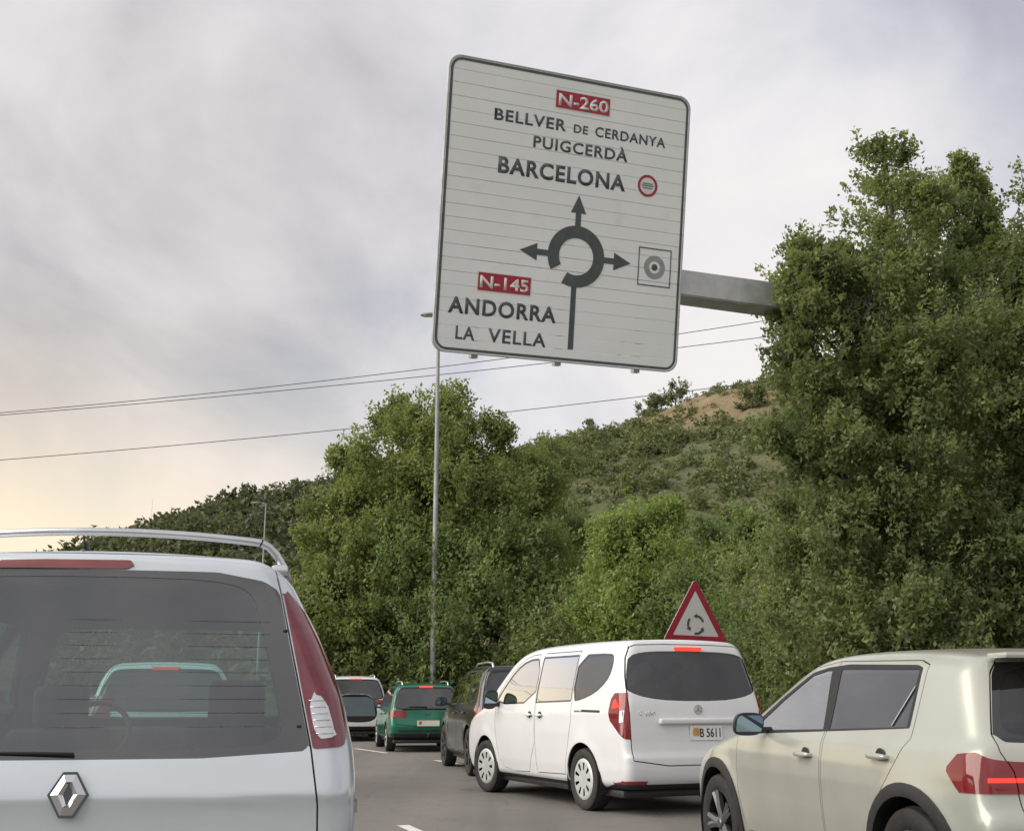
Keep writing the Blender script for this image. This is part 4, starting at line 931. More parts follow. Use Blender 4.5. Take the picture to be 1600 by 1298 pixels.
# ---------------------------------------------------------------- simpler builder for the cars further up the queue
def far_car(name, label, loc, head, P, H, L2, W, wb, wr, belt, rear_top, shape, rails=None, lamps='mid', lit=True, rim=None, res=.045, glass_t=(.10, .11, .12), side_refl=1.4, plate_m=PLATE, plate_t='', extra=None, group=None, badge=None):
    yr, yf = -wb / 2 - L2[0], wb / 2 + L2[1]; h = H
    prof = [(yr + .18, .26), (yr + .03, .36), (yr, .50), (yr + .01, belt - .28), (yr + .045, belt - .10), (yr + .07, belt + .01), (yr + .09, belt + .05), (yr + rear_top - .03, h - .14), (yr + rear_top, h - .07), (yr + rear_top + .12, h - .02), (yr + rear_top + .7, h), (-.1, h), (.35, h - .06), (.62, h - .17), (1.18, belt + .06), (1.34, belt), (yf - .35, belt - .10), (yf - .10, belt - .24), (yf, belt - .42), (yf - .02, .36), (yf - .16, .22)]
    w = W / 2
    sect = [(.18, w * .88), (.32, w * .965), (.55, w * .99), (belt - .2, w), (belt - .06, w * .985), (belt + .04, w * .945), (belt + (h - belt) * .55, w * .85), (h, w * .70)]
    c = Car(name, label, 'car', loc, head, P, prof, sect, [(yr, .95), (yr + .4, .985), (-.8, 1.0), (.8, 1.0), (yf - .5, .96), (yf, .88)], (wb / 2, -wb / 2, wr), res=res, bow=(.08, .20), crown=.06, k=(.10, .12), flare=.012, belt=belt, group=group)
    S, Rr, Fr = (lambda *a, **k: c.region('side', *a, **k)), (lambda *a, **k: c.region('rear', *a, **k)), (lambda *a, **k: c.region('front', *a, **k))
    tp = h - .115; b = belt
    fw = S([(1.0, b + .05), (-.14, b + .06), (-.14, tp), (.22, tp - .01), (.55, tp - .16)], 1); mw = S([(-.21, b + .06), (-1.02, b + .08), (-.98, tp), (-.21, tp)], 0)
    yq = yr + rear_top * .75 + .20; qw = S([(-1.08, b + .085), (yq + .02, b + .14), (yq + rear_top * .35, tp - .06), (yq + rear_top * .5, tp - .01), (-1.04, tp)], 1)
    z1, z0 = h - .13, b + .045; rwp = mir([(w * .40, z1), (w * .62, z1 - .01), (w * .69, z1 - .05), (w * .83, z0 + .05), (w * .78, z0), (w * .4, z0 - .015)])
    rw = Rr(rwp, 1, ymax=-1.2)
    hatch = Rr(mir([(w * .60, h - .05), (w * .73, h - .12), (w * .87, b + .03), (w * .85, b - .18), (w * .80, b - .34)]), 1, ymax=-1.1)
    fd = S([(1.05, b - .06), (.93, b + .10), (.55, tp - .11), (.20, tp + .045), (-.17, tp + .055), (-.18, .34), (.80, .34), (1.0, .6)], 1); bd = S([(-.185, tp + .055), (-1.06, tp + .05), (-1.08, b + .05), (-.98, .62), (-.86, .34), (-.19, .34)], 0)
    if lamps == 'mid': lp = [(yr + .36, b + .0), (yr - .2, b + .0), (yr - .2, b - .17), (yr + .30, b - .16)]; xin = w * .56
    elif lamps == 'wide': lp = [(yr + .42, b - .02), (yr - .2, b + .03), (yr - .2, b - .12), (yr + .32, b - .13)]; xin = w * .50
    else: lp = [(yr + .30, b + .18), (yr - .2, b + .18), (yr - .2, b - .14), (yr + .24, b - .14)]; xin = w * .66
    lf, _ = S(lp, 0); lamp = (lf, lambda C: (np.abs(C[:, 0]) > xin) & (C[:, 1] < yr + .6))
    stop = Rr(mir([(w * .17, h - .085), (w * .17, h - .118)]), 0, ymax=-1.2)
    ws = Fr(mir([(w * .55, h - .13), (w * .66, h - .18), (w * .86, b + .12), (w * .6, b + .06)]), 1, ymax=.2)
    bump = S([(yr - .2, .1), (yr - .2, .40), (yr + .30, .40), (yr + .36, .1)], 0, xmin=0); sill = S([(wb / 2 - .3, .1), (wb / 2 - .3, .32), (-wb / 2 + .3, .32), (-wb / 2 + .3, .1)], 0)
    arch = [S(circ(y, wr + .01, wr + .045)) for y in (wb / 2, -wb / 2)]
    c.nogap = ('fw', 'mw', 'qw', 'rw', 'ws')
    c.panelise([('fd', fd, 0), ('bd', bd, 0), ('hatch', hatch, 0), ('seal', fw, -.025), ('seal', mw, -.025), ('seal', qw, -.025), ('fw', fw, 0), ('mw', mw, 0), ('qw', qw, 0), ('seal', rw, -.03), ('rw', rw, 0), ('lamp', lamp, 0), ('stop', stop, 0), ('seal', ws, -.02), ('ws', ws, 0), ('low', bump, 0), ('low', sill, 0)], [(fd, .004), (bd, .004), (hatch, .005)], arch)
    r = c.root; G = glass('far_glass_%g_%g' % (glass_t[0], side_refl), glass_t, side_refl)
    c.take('body', c.lab == 'body', P); c.halves('front_door', 'fd', P); c.halves('rear_door', 'bd', P); t = c.take('tailgate', c.lab == 'hatch', P); c.take('window_seal', c.lab == 'seal', RUBBER, inset=.001)
    c.halves('front_side_window', 'fw', G, inset=.004); c.halves('rear_side_window', 'mw', G, inset=.004); c.halves('quarter_window', 'qw', G, inset=.004); c.take('rear_window', c.lab == 'rw', G, inset=.004, parent=t); c.take('windscreen', c.lab == 'ws', glass('clear_green_glass', (.62, .72, .68)), inset=.004)
    hs = c.halves('tail_lamp', 'lamp', RED_ON if lit else RED_OFF, out=.006, flange=.03)
    c.take('high_brake_lamp', c.lab == 'stop', RED_HOT if lit else RED_OFF, out=.01, flange=.03, parent=t)
    c.take('lower_bumper', c.lab == 'low', BLACK, out=.003)
    c.lining(('rw', 'fw', 'mw', 'qw', 'ws')); floorpan(r, yr + .15, yf - .15, w * .86, .19)
    for y in (wb / 2, -wb / 2):
        arch_liner(r, y, wr + .01, wr + .05, w * .97, w * .64)
        for x in (-w + .115, w - .115): make_wheel(r, x, y, wr, .21, 7, rim or SATIN, BLACK)
    for sg in (-1, 1): add_mirror(r, sg * (w + .115), .80, b + .08, sg, P if extra != 'darkmirror' else BLACK, h=.16, w=.21, d=.14)
    for sg in (-1, 1): door_handle(c, -.05, b - .10, sg, P); door_handle(c, -.95, b - .08, sg, P)
    if rails:
        for sg in (-1, 1):
            pts = [(sg * w * .60, y, c.surf_z(w * .60, y) + dz) for y, dz in ((yr + rear_top + .10, -.01), (yr + rear_top + .20, .045), (yr + rear_top + .6, .055), (-.2, .05), (.1, -.01))]
            tube('roof_rail', pts, .018, rails, r, 8)
    pz = b - .28; plate(r, 0, c.surf_y(0, pz) - .004, pz, .50, .12, plate_m, plate_t, .07, badge=badge)
    for sx in (-.36, .36): add_seat(r, sx, -.02, .44, .48, .60)
    for sx in (-.36, .36): add_seat(r, sx, -.85, .46, .46, .54)
    return c, t, hs

VAN = white_van(); MPV = silver_mpv(); HATCH = sage_hatch()
gc, gt, gl = far_car('estate_car', 'metallic green estate car with pale roof rails, brake lights on', (-2.25, 28.3), R(11.5), paint('green_paint', (.008, .15, .088), .35, .24, .1), 1.50, (.80, .80), 1.74, 2.45, .30, .90, .50, 'estate', rails=SATIN, glass_t=(.16, .18, .18), plate_m=PLATE_Y, plate_t='', badge=mat('crest_red', (.45, .10, .05), .5, var=.2))
for o, sg in zip(gl, (-1, 1)):
    yy = gc.lo[0] + .10; side_strip(gc, 'amber_indicator', [(yy - .02, .88), (yy + .10, .88), (yy + .10, .76), (yy - .02, .76)], sg, AMBER, out=.010, parent=o)
y_ = gc.surf_y(0, .80)
flat_poly('emblem', rrect(-.045, .045, -.035, .035, .015, 4), CHROME, gt, z=.004, depth=.012).location = (0, y_, .80)
box('window_sill_strip', (0, gc.surf_y(0, .925) - .002, .925), (1.16, .03, .035), BLACK, gt, .008)
tube('wiper_blade', [(-.02, gc.surf_y(0, .97) - .012, .965), (-.42, gc.surf_y(.42, .98) - .012, .985)], .012, BLACK, gt, 6)
tube('tow_bar', [(0, gc.lo[0] + .25, .33), (0, gc.lo[0] - .05, .33), (0, gc.lo[0] - .08, .42)], .022, BLACK, gc.root, 8)
box('bumper_strip', (0, gc.surf_y(0, .47) - .004, .47), (1.30, .04, .05), BLACK, gc.root, .012)
dc, dt, dl = far_car('suv', 'dark grey off-road estate with silver roof rails behind the white van', (-.06, 20.2), R(11.5), paint('graphite_paint', (.022, .022, .023), .3, .18, .1), 1.70, (.80, .86), 1.86, 2.66, .36, 1.03, .42, 'suv', rails=SATIN, lamps='mid', rim=mat('black_alloy', (.03, .03, .032), .3, .6, var=.1), side_refl=1.6, extra='darkmirror')
wc, wt, wl = far_car('suv', 'white off-road car furthest ahead in the right queue', (-4.72, 34.6), R(12), paint('white_paint', (.70, .71, .72), 0, .3, .03), 1.76, (.88, .92), 1.80, 2.67, .36, 1.10, .42, 'suv', rails=SATIN, lamps='wide', extra='darkmirror')
xc, xt, xl = far_car('compact_van', 'white car ahead, seen through the windows of the silver people carrier', (-4.62, 15.9), R(15), paint('white_paint', (.74, .75, .76), 0, .35, .03), 1.62, (.80, .90), 1.78, 2.65, .32, 1.02, .34, 'mpv', lamps='tall', glass_t=(.12, .16, .16))
# ------------------------------------------------------------------ trees and shrubs: many small leaves on twigs spread through the crown
def leaf_mat(name, stops, transl=.28):
    m = bpy.data.materials.new(name); m.use_nodes = True; nt = m.node_tree; b = nt.nodes['Principled BSDF']; N = nt.nodes.new; L = nt.links.new
    at = N('ShaderNodeAttribute'); at.attribute_name = 'tint'; c = cramp(nt, at.outputs['Fac'], stops); L(c, b.inputs['Base Color'])
    b.inputs['Roughness'].default_value = .55; b.inputs['Specular IOR Level'].default_value = .35
    tr = N('ShaderNodeBsdfTranslucent'); L(mixc(nt, 1.0, c, (1.0, 1.1, .55), 'MULTIPLY'), tr.inputs[0]); mx = N('ShaderNodeMixShader'); mx.inputs[0].default_value = transl
    L(b.outputs[0], mx.inputs[1]); L(tr.outputs[0], mx.inputs[2]); L(mx.outputs[0], nt.nodes['Material Output'].inputs[0]); return m
LM = {
 'olive': leaf_mat('leaves_olive', [(0, (.11, .142, .055)), (.35, (.18, .22, .082)), (.7, (.27, .30, .118)), (1, (.42, .42, .19))], .5),
 'oak': leaf_mat('leaves_holm', [(0, (.112, .142, .068)), (.4, (.185, .222, .10)), (.75, (.28, .312, .142)), (1, (.44, .43, .215))], .5),
 'bright': leaf_mat('leaves_bright', [(0, (.12, .172, .054)), (.4, (.20, .268, .085)), (.75, (.30, .37, .125)), (1, (.44, .49, .21))], .5),
 'mid': leaf_mat('leaves_mid', [(0, (.10, .142, .062)), (.4, (.165, .22, .09)), (.75, (.25, .305, .127)), (1, (.39, .41, .195))], .5),
 'dark_scrub': leaf_mat('leaves_dark_scrub', [(0, (.06, .075, .045)), (.4, (.095, .112, .062)), (.75, (.145, .155, .08)), (1, (.21, .205, .115))], .35),
 'scrub': leaf_mat('leaves_scrub', [(0, (.10, .122, .06)), (.4, (.155, .178, .085)), (.75, (.23, .24, .115)), (1, (.33, .31, .165))], .4)}
BARK = mat('bark', (.085, .07, .055), .95, var=.4, vscale=9, bump=.8, bscale=25)

def leaf_cloud(lobes, twigs, per, leaf, g, depth=1.35, spread=.26, tip=.16, inner=.45, shrink=.84, clumpy=.8):
    """returns vertices, quads, tint for a crown made of ellipsoidal lobes (x, y, z, r)"""
    Lb = np.array(lobes, float); Lb[:, 3] = Lb[:, 3] * shrink; w = Lb[:, 3] ** 1.55; k = g.choice(len(Lb), twigs, p=w / w.sum())
    d = g.normal(size=(twigs, 3)); d[:, 2] *= 1.05; d /= np.linalg.norm(d, axis=1)[:, None]
    rad = (inner + (1 - inner) * g.random(twigs) ** .45) * (1 + .13 * np.sin(5 * d[:, 0] + 3 * d[:, 2] + k) + .11 * np.sin(9 * d[:, 2] - 7 * d[:, 1] + 2 * k))
    longt = g.random(twigs) < tip; rad = np.where(longt, 1.0 + .22 * g.random(twigs), rad)
    R_ = Lb[k, 3]; P = Lb[k, :3] + d * (rad * R_)[:, None] * np.array([1, depth, 1.08])
    if clumpy:                                          # gather most twigs into boughs with gaps between them
        nb = max(8, twigs // 34); c0 = P[:nb]; K0 = g.integers(0, nb, twigs); mv = g.random(twigs) < clumpy; mv[:nb] = False
        sc_ = (.17 + .12 * g.random(nb)) * np.maximum(R_[:nb], .42); off_ = g.normal(size=(twigs, 3)) * sc_[K0][:, None] * np.array([1, 1, .85])
        P = np.where(mv[:, None], c0[K0] + off_, P); d = np.where(mv[:, None], d[K0] * .6 + off_ / (np.linalg.norm(off_, axis=1)[:, None] + 1e-6) * .6, d); k = np.where(mv, k[K0], k)
        bough = g.random(nb)
    else: K0 = np.zeros(twigs, int); bough = np.array([.5])
    P[:, 2] = np.maximum(P[:, 2], .10)
    ax = d * .75 + np.array([0, 0, .75]) + g.normal(size=(twigs, 3)) * .25; ax /= np.linalg.norm(ax, axis=1)[:, None]
    # leaves along each twig
    n = twigs * per; K = np.repeat(np.arange(twigs), per); t = g.random(n)
    c = P[K] + ax[K] * ((t - .45) * spread * 1.7)[:, None] + g.normal(size=(n, 3)) * spread * .42 * (1.05 - .65 * t)[:, None]
    ld = ax[K] * .55 + g.normal(size=(n, 3)) * .75 + np.array([0, 0, -.05]); ld /= np.linalg.norm(ld, axis=1)[:, None]
    up = g.normal(size=(n, 3)) * .7 + np.array([0, 0, 1.0]) + d[K] * .5; sd_ = np.cross(ld, up); sd_ /= np.linalg.norm(sd_, axis=1)[:, None] + 1e-9
    sz = leaf * (.6 + .8 * g.random(n)); wd = sz * (.42 + .2 * g.random(n)); nr = np.cross(sd_, ld)
    V = np.empty((n, 4, 3)); V[:, 0] = c - ld * (sz * .5)[:, None]; V[:, 2] = c + ld * (sz * .5)[:, None]
    V[:, 1] = c - ld * (sz * .05)[:, None] + sd_ * (wd * .5)[:, None] - nr * (sz * .10)[:, None]; V[:, 3] = c - ld * (sz * .05)[:, None] - sd_ * (wd * .5)[:, None] - nr * (sz * .10)[:, None]
    clump = .5 + .5 * np.sin(P[:, 0] * 2.1 + k * 1.7) * np.sin(P[:, 2] * 1.9 + P[:, 1]); tw = .24 * g.random(twigs) + .18 * clump + .26 * bough[K0]
    tint = np.clip(tw[K] + .08 + .17 * g.random(n) + .12 * (t - .4), 0, 1)
    return V.reshape(-1, 3), np.arange(n * 4).reshape(-1, 4), tint, P, ax

def leaf_object(name, V, F, tint, m, parent):
    me = np_mesh(name, V, F, True); a = me.attributes.new('tint', 'FLOAT', 'FACE'); a.data.foreach_set('value', tint.astype(np.float32)); return link(name, me, m, parent)

def tree(name, label, cat, base, lobes, kind, twigs, per, leaf, seed, group=None, trunk_r=.14, spread=.26, tip=.16, inner=.45, depth=1.35):
    g = np.random.default_rng(seed); t = thing(name, label, cat, (base[0], base[1], 0), 0, group); B = np.array([base[0], base[1], 0])
    V, F, tint, P, ax = leaf_cloud(lobes, twigs, per, leaf, g, depth, spread, tip, inner)
    leaf_object('crown', V - B, F, tint, LM[kind], t)
    Lb = np.array(lobes, float); top = Lb[Lb[:, 2].argmax(), :3] - B; me_pts = []
    n = 9; pts = [np.array([top[0] * (i / (n - 1)) ** 1.6, top[1] * (i / (n - 1)) ** 1.6, top[2] * i / (n - 1)]) + (g.normal(size=3) * .06 if 0 < i < n - 1 else 0) for i in range(n)]
    pts[0][2] = -.05; rad = [trunk_r * (1.25 if i == 0 else 1 - .88 * i / (n - 1)) for i in range(n)]
    tr = link('trunk', tube_mesh('trunk', pts, rad, 9), BARK, t)
    for lb in Lb:                                       # a limb into every lobe
        c = lb[:3] - B; z0 = max(.25, c[2] - .55 * np.linalg.norm(c[:2]) - lb[3] * .9); f = np.clip(z0 / max(top[2], .1), .03, .95); i = f * (n - 1); a = int(i); s = pts[a] * (1 - (i - a)) + pts[min(a + 1, n - 1)] * (i - a)
        m1 = s * .45 + c * .55 + np.array([0, 0, .10 * np.linalg.norm(c - s)]); r0 = trunk_r * (1 - .85 * f) * .6
        link('limb', tube_mesh('limb', [s, s * .7 + m1 * .3, m1, c, c + (c - m1) * .35], [r0, r0 * .8, r0 * .6, r0 * .35, .008], 6), BARK, t)
    # twigs: thin sticks carrying the leaves near the rim (joined, far too many to count)
    sel = g.choice(twigs, min(twigs, 500), replace=False); a = P[sel] - B - ax[sel] * spread * 1.6; b = P[sel] - B + ax[sel] * spread * .8; s = np.cross(ax[sel], [0.3, 1, .2]); s /= np.linalg.norm(s, axis=1)[:, None]; s *= .006
    tv = np.stack([a - s, a + s, b + s * .4, b - s * .4], 1).reshape(-1, 3); tg = link('twigs', np_mesh('twigs', tv, np.arange(len(tv)).reshape(-1, 4), False), BARK, t); tg['kind'] = 'stuff'
    return t

A = [(5.83,16.5,9.25,0.5),(5.7,16.3,8.45,0.72),(5.0,16.0,7.4,0.72),(6.0,16.5,7.5,0.72),(4.29,15.6,6.63,0.61),(4.88,15.6,5.92,1.12),(4.1,15.4,5.4,0.55),(5.93,16.0,5.94,1.1),(4.39,15.5,4.33,0.93),(5.48,15.6,4.35,1.16),(4.0,15.3,3.16,0.74),(4.84,15.3,2.99,1.14),(4.0,15.2,2.23,0.74),(4.98,15.2,1.98,1.04),(5.0,15.6,.9,.9),(3.98,15.2,6.35,.58),(3.86,15.1,5.6,.52),(4.35,15.5,7.05,.55),(3.75,15.2,4.6,.5)]
A2 = [(7.46,18.0,9.48,0.5),(7.4,17.8,8.55,0.72),(7.63,17.5,7.7,0.68),(6.94,17.0,6.86,1.07),(7.14,16.8,5.58,1.06),(7.11,16.6,4.17,1.04),(6.63,16.2,2.83,1.02),(6.29,16.0,1.94,0.92),(6.5,16.3,.9,.9)]
A3 = [(8.35,17.0,9.0,0.48),(8.4,17.0,7.95,0.82),(8.26,16.5,6.49,0.99),(7.92,16.3,5.16,1.03),(7.71,16.0,3.7,1.01),(7.38,15.8,2.36,1.08),(7.6,16,1,.95),(9.6,16.6,5.5,1.2),(9.5,16.2,3.4,1.2),(9.4,16.3,1.4,1.1)]
C1 = [(-1.95,40.0,11.34,0.73),(-2.51,40.0,10.4,1.33),(-3.66,40.0,11.03,0.82),(-4.57,40.0,10.63,0.64),(-4.03,39.5,9.18,1.63),(-1.79,39.5,8.95,1.92),(-0.8,40.0,9.98,0.96),(-2.62,39.0,7.3,2.23),(-4.59,39.0,7.3,1.74),(-0.44,39.5,7.37,1.81),(0.69,41.0,8.49,1.31)]
C2 = [(-5.8,41.0,9.44,0.75),(-5.83,40.0,7.45,1.33),(-5.93,38.5,5.5,1.23),(-6.38,38.0,4.29,0.98),(-5.02,38.0,4.4,1.74),(-6.13,37.5,2.73,1.07),(-4.5,37.5,2.73,1.5),(-5.2,38,1.2,1.2)]
C3 = [(-3.15,38.0,5.02,2.17),(-1.24,37.5,4.97,1.93),(-2.42,37.0,2.91,2.12),(-0.61,37.0,3.11,1.91),(0.63,38.0,5.44,1.52),(1.01,37.0,3.51,1.69),(-1.0,37.4,1.2,1.3)]
E_ = [(1.56,46.0,10.1,1.11),(1.01,45.0,8.36,1.49),(2.09,44.0,7.46,1.21),(1.5,44.5,5.4,1.5),(2.4,44,3.4,1.7)]
D = [(3.7,33.0,6.36,0.6),(2.98,33.0,5.62,0.79),(4.42,33.0,5.76,0.79),(3.6,32.5,4.83,1.45),(2.69,32.5,3.93,1.08),(4.67,32.5,4.47,0.97),(3.5,32.0,3.02,1.65),(3.5,32.3,1.3,1.2)]
F_ = [(5.86,30.0,5.47,0.62),(5.16,30.0,4.71,0.82),(6.11,29.0,4.44,0.86),(5.17,28.5,3.29,1.14),(6.15,28.0,3.1,0.96),(5.29,27.0,2.01,1.08),(4.61,30.0,3.23,1.03),(5.3,28,1,1)]
G_ = [(5.51,24.0,3.61,0.85),(4.9,22.6,2.22,0.88),(5.2,20.6,2.02,0.69),(5.3,22.3,1,.9)]
H1 = [(1.86,34.0,2.77,1.36),(2.33,33.2,1.85,1.13),(1.6,34.2,1.2,1.0)]
H2 = [(0.57,35.4,1.88,1.2),(-0.59,36.2,1.81,0.93),(.1,35.9,.9,.9)]
H3 = [(-4.01,38.2,1.9,0.95),(-2.81,37.9,1.73,0.85),(-3.4,38.2,.9,.8)]
tree('tree', 'tall leafy tree covering the end of the sign arm', 'tree', (5.6, 16.6), A, 'oak', 5200, 30, .075, 1, 'roadside trees', .16, .165, .08)
tree('tree', 'second tall tree with a thin top, just behind the one at the sign arm', 'tree', (7.2, 17.4), A2, 'oak', 3500, 30, .075, 2, 'roadside trees', .15, .165, .08)
tree('tree', 'tree cut off by the right edge of the picture', 'tree', (8.6, 17.0), A3, 'oak', 3300, 30, .075, 3, 'roadside trees', .15, .165, .08)
tree('tree', 'tallest tree in the middle, behind the lamp post', 'tree', (-2.3, 40.0), C1, 'olive', 3800, 22, .14, 4, 'trees at the bend', .22, .36, .15)
tree('tree', 'olive green tree just left of the tallest middle tree', 'tree', (-5.3, 38.8), C2, 'olive', 2200, 22, .14, 5, 'trees at the bend', .16, .34, .15)
tree('tree', 'broad low tree behind the green estate car', 'tree', (-1.3, 37.8), C3, 'mid', 3000, 22, .14, 6, 'trees at the bend', .18, .36, .12)
tree('tree', 'slim dark tree behind the tallest middle tree, against the hill', 'tree', (1.6, 44.8), E_, 'oak', 1400, 20, .15, 7, 'trees at the bend', .15, .36)
tree('tree', 'fresh bright green tree left of the triangular sign', 'tree', (3.5, 32.8), D, 'bright', 2300, 22, .12, 8, 'trees at the bend', .13, .32, .2)
tree('tree', 'low mid green tree right behind the triangular sign', 'tree', (5.4, 28.8), F_, 'mid', 2100, 22, .115, 9, 'trees at the bend', .12, .30, .18)
tree('shrub', 'leafy shrub between the triangular sign and the tall tree', 'shrub', (5.3, 22.3), G_, 'oak', 1300, 22, .095, 10, 'roadside shrubs', .06, .24, .18)
tree('shrub', 'rounded shrub behind the roof of the white van', 'shrub', (1.9, 33.8), H1, 'oak', 1000, 20, .13, 11, 'roadside shrubs', .06, .28, .15)
tree('shrub', 'dark shrub behind the roof rails of the dark off-road car', 'shrub', (.1, 35.8), H2, 'oak', 900, 20, .13, 12, 'roadside shrubs', .06, .28, .15)
tree('shrub', 'shrub behind the roof of the green estate car', 'shrub', (-3.4, 38.2), H3, 'mid', 700, 20, .13, 13, 'roadside shrubs', .06, .28, .15)

# hillside scrub: one mass
def hillside():
    g = np.random.default_rng(77); Vs, Fs, Ts, o = [], [], [], 0; protos = []
    for k in range(7):
        lob = [(0, 0, .45, .55)] + [(g.normal() * .35, g.normal() * .35, .35 + g.random() * .4, .3 + .2 * g.random()) for _ in range(4)]
        V, F, t, _, _ = leaf_cloud(lob, 36, 3, .26, g, 1.0, .12, .05, .72, clumpy=0); protos.append((V, F, t))
    def scatter(n, xr, yr, kind, label, big):
        Vs, Fs, Ts, o, cnt = [], [], [], 0, 0
        while cnt < n:
            x = g.uniform(*xr); y = yr[0] + (yr[1] - yr[0]) * g.random() ** .8
            if abs(x) > y * .64: continue
            if np.hypot((x - 34.5) / 9.5, (y - 181) / 25) < 1 and g.random() < .70: continue
            s = (.9 + 1.9 * g.random() ** 2) * big * (.62 if y > 188 else 1.0); z = hill_z(np.array([x]), np.array([y]))[0] - .1 * s
            V, F, t = protos[cnt % 7]; a = g.uniform(0, 6.28); c_, s_ = math.cos(a), math.sin(a)
            W = np.stack([V[:, 0] * c_ - V[:, 1] * s_, V[:, 0] * s_ + V[:, 1] * c_, V[:, 2] * g.uniform(.7, 1.1)], 1) * s + np.array([x, y, z])
            Vs.append(W); Fs.append(F + o); o += len(V); Ts.append(np.clip(t * .75 + g.uniform(-.15, .3), 0, 1)); cnt += 1
        ob = leaf_object('hillside_shrubbery', np.concatenate(Vs), np.concatenate(Fs), np.concatenate(Ts), LM[kind], None); tag(ob, label, 'scrub', kind='stuff')
    scatter(2700, (-128, -10), (69, 209), 'dark_scrub', 'dark low oak wood covering the ridge behind the silver car', 1.35)
    scatter(2100, (0, 64), (74, 208), 'scrub', 'dry green scrub covering the slope below the bare crest', 1.0)
hillside()
def crest_tree(x, y, s, label, seed):
    g = np.random.default_rng(seed); z = float(hill_z(np.array([x]), np.array([y]))[0]); lob = [(0, 0, .34 * s, .46 * s), (.32 * s, 0, .28 * s, .34 * s), (-.32 * s, .1 * s, .26 * s, .34 * s), (.05 * s, 0, .6 * s, .3 * s)]
    t = thing('hill_tree', label, 'tree', (x, y, z), 0, 'trees on the hill crest'); V, F, ti, _, _ = leaf_cloud(lob, 340, 10, .34, g, 1.0, .34, .1, .4)
    leaf_object('crown', V, F, ti, LM['scrub'], t); link('trunk', tube_mesh('trunk', [(0, 0, -.3), (0, 0, .2 * s), (.05 * s, 0, .55 * s)], [.16, .12, .04], 7), BARK, t)
crest_tree(29, 198, 5.6, 'round dark tree on the hill crest beside the bare slope', 31)
crest_tree(24.5, 199, 4.6, 'smaller round tree on the crest, left of the bare slope', 32)
crest_tree(36.5, 170, 4.4, 'dark bush standing alone on the bare tan slope', 33)
crest_tree(14, 201, 4.6, 'small tree on the skyline above the bright green tree', 34)
# ------------------------------------------------------------------ overhead direction sign on its arm
GALV = mat('galvanised_steel', (.46, .47, .47), .5, .6, var=.15, vscale=5, rvar=.1)
def sign_face(nt, N, L, b):
    c = cramp(nt, nz(nt, .9, 6, .6), [(.3, (.77, .80, .80)), (.7, (.83, .85, .85))]); dirt = cramp(nt, nz(nt, 2.2, 9, .7, dist=.5), [(.58, (1, 1, 1)), (.80, (.86, .85, .80))])
    L(mixc(nt, 1.0, c, dirt, 'MULTIPLY'), b.inputs['Base Color']); b.inputs['Roughness'].default_value = .48
SIGNW = node_mat('sign_white_sheeting', sign_face); SIGNK = mat('sign_black_film', (.075, .088, .092), .5, var=.15, vscale=6); SIGNR = mat('sign_red_film', (.36, .022, .045), .45, var=.12, vscale=6)
SIGNG = mat('sign_grey_film', (.30, .31, .31), .5, var=.12); SIGNT = mat('sign_white_film', (.66, .66, .65), .45, var=.05); GREENF = mat('sign_green_film', (.09, .17, .13), .5, var=.2)
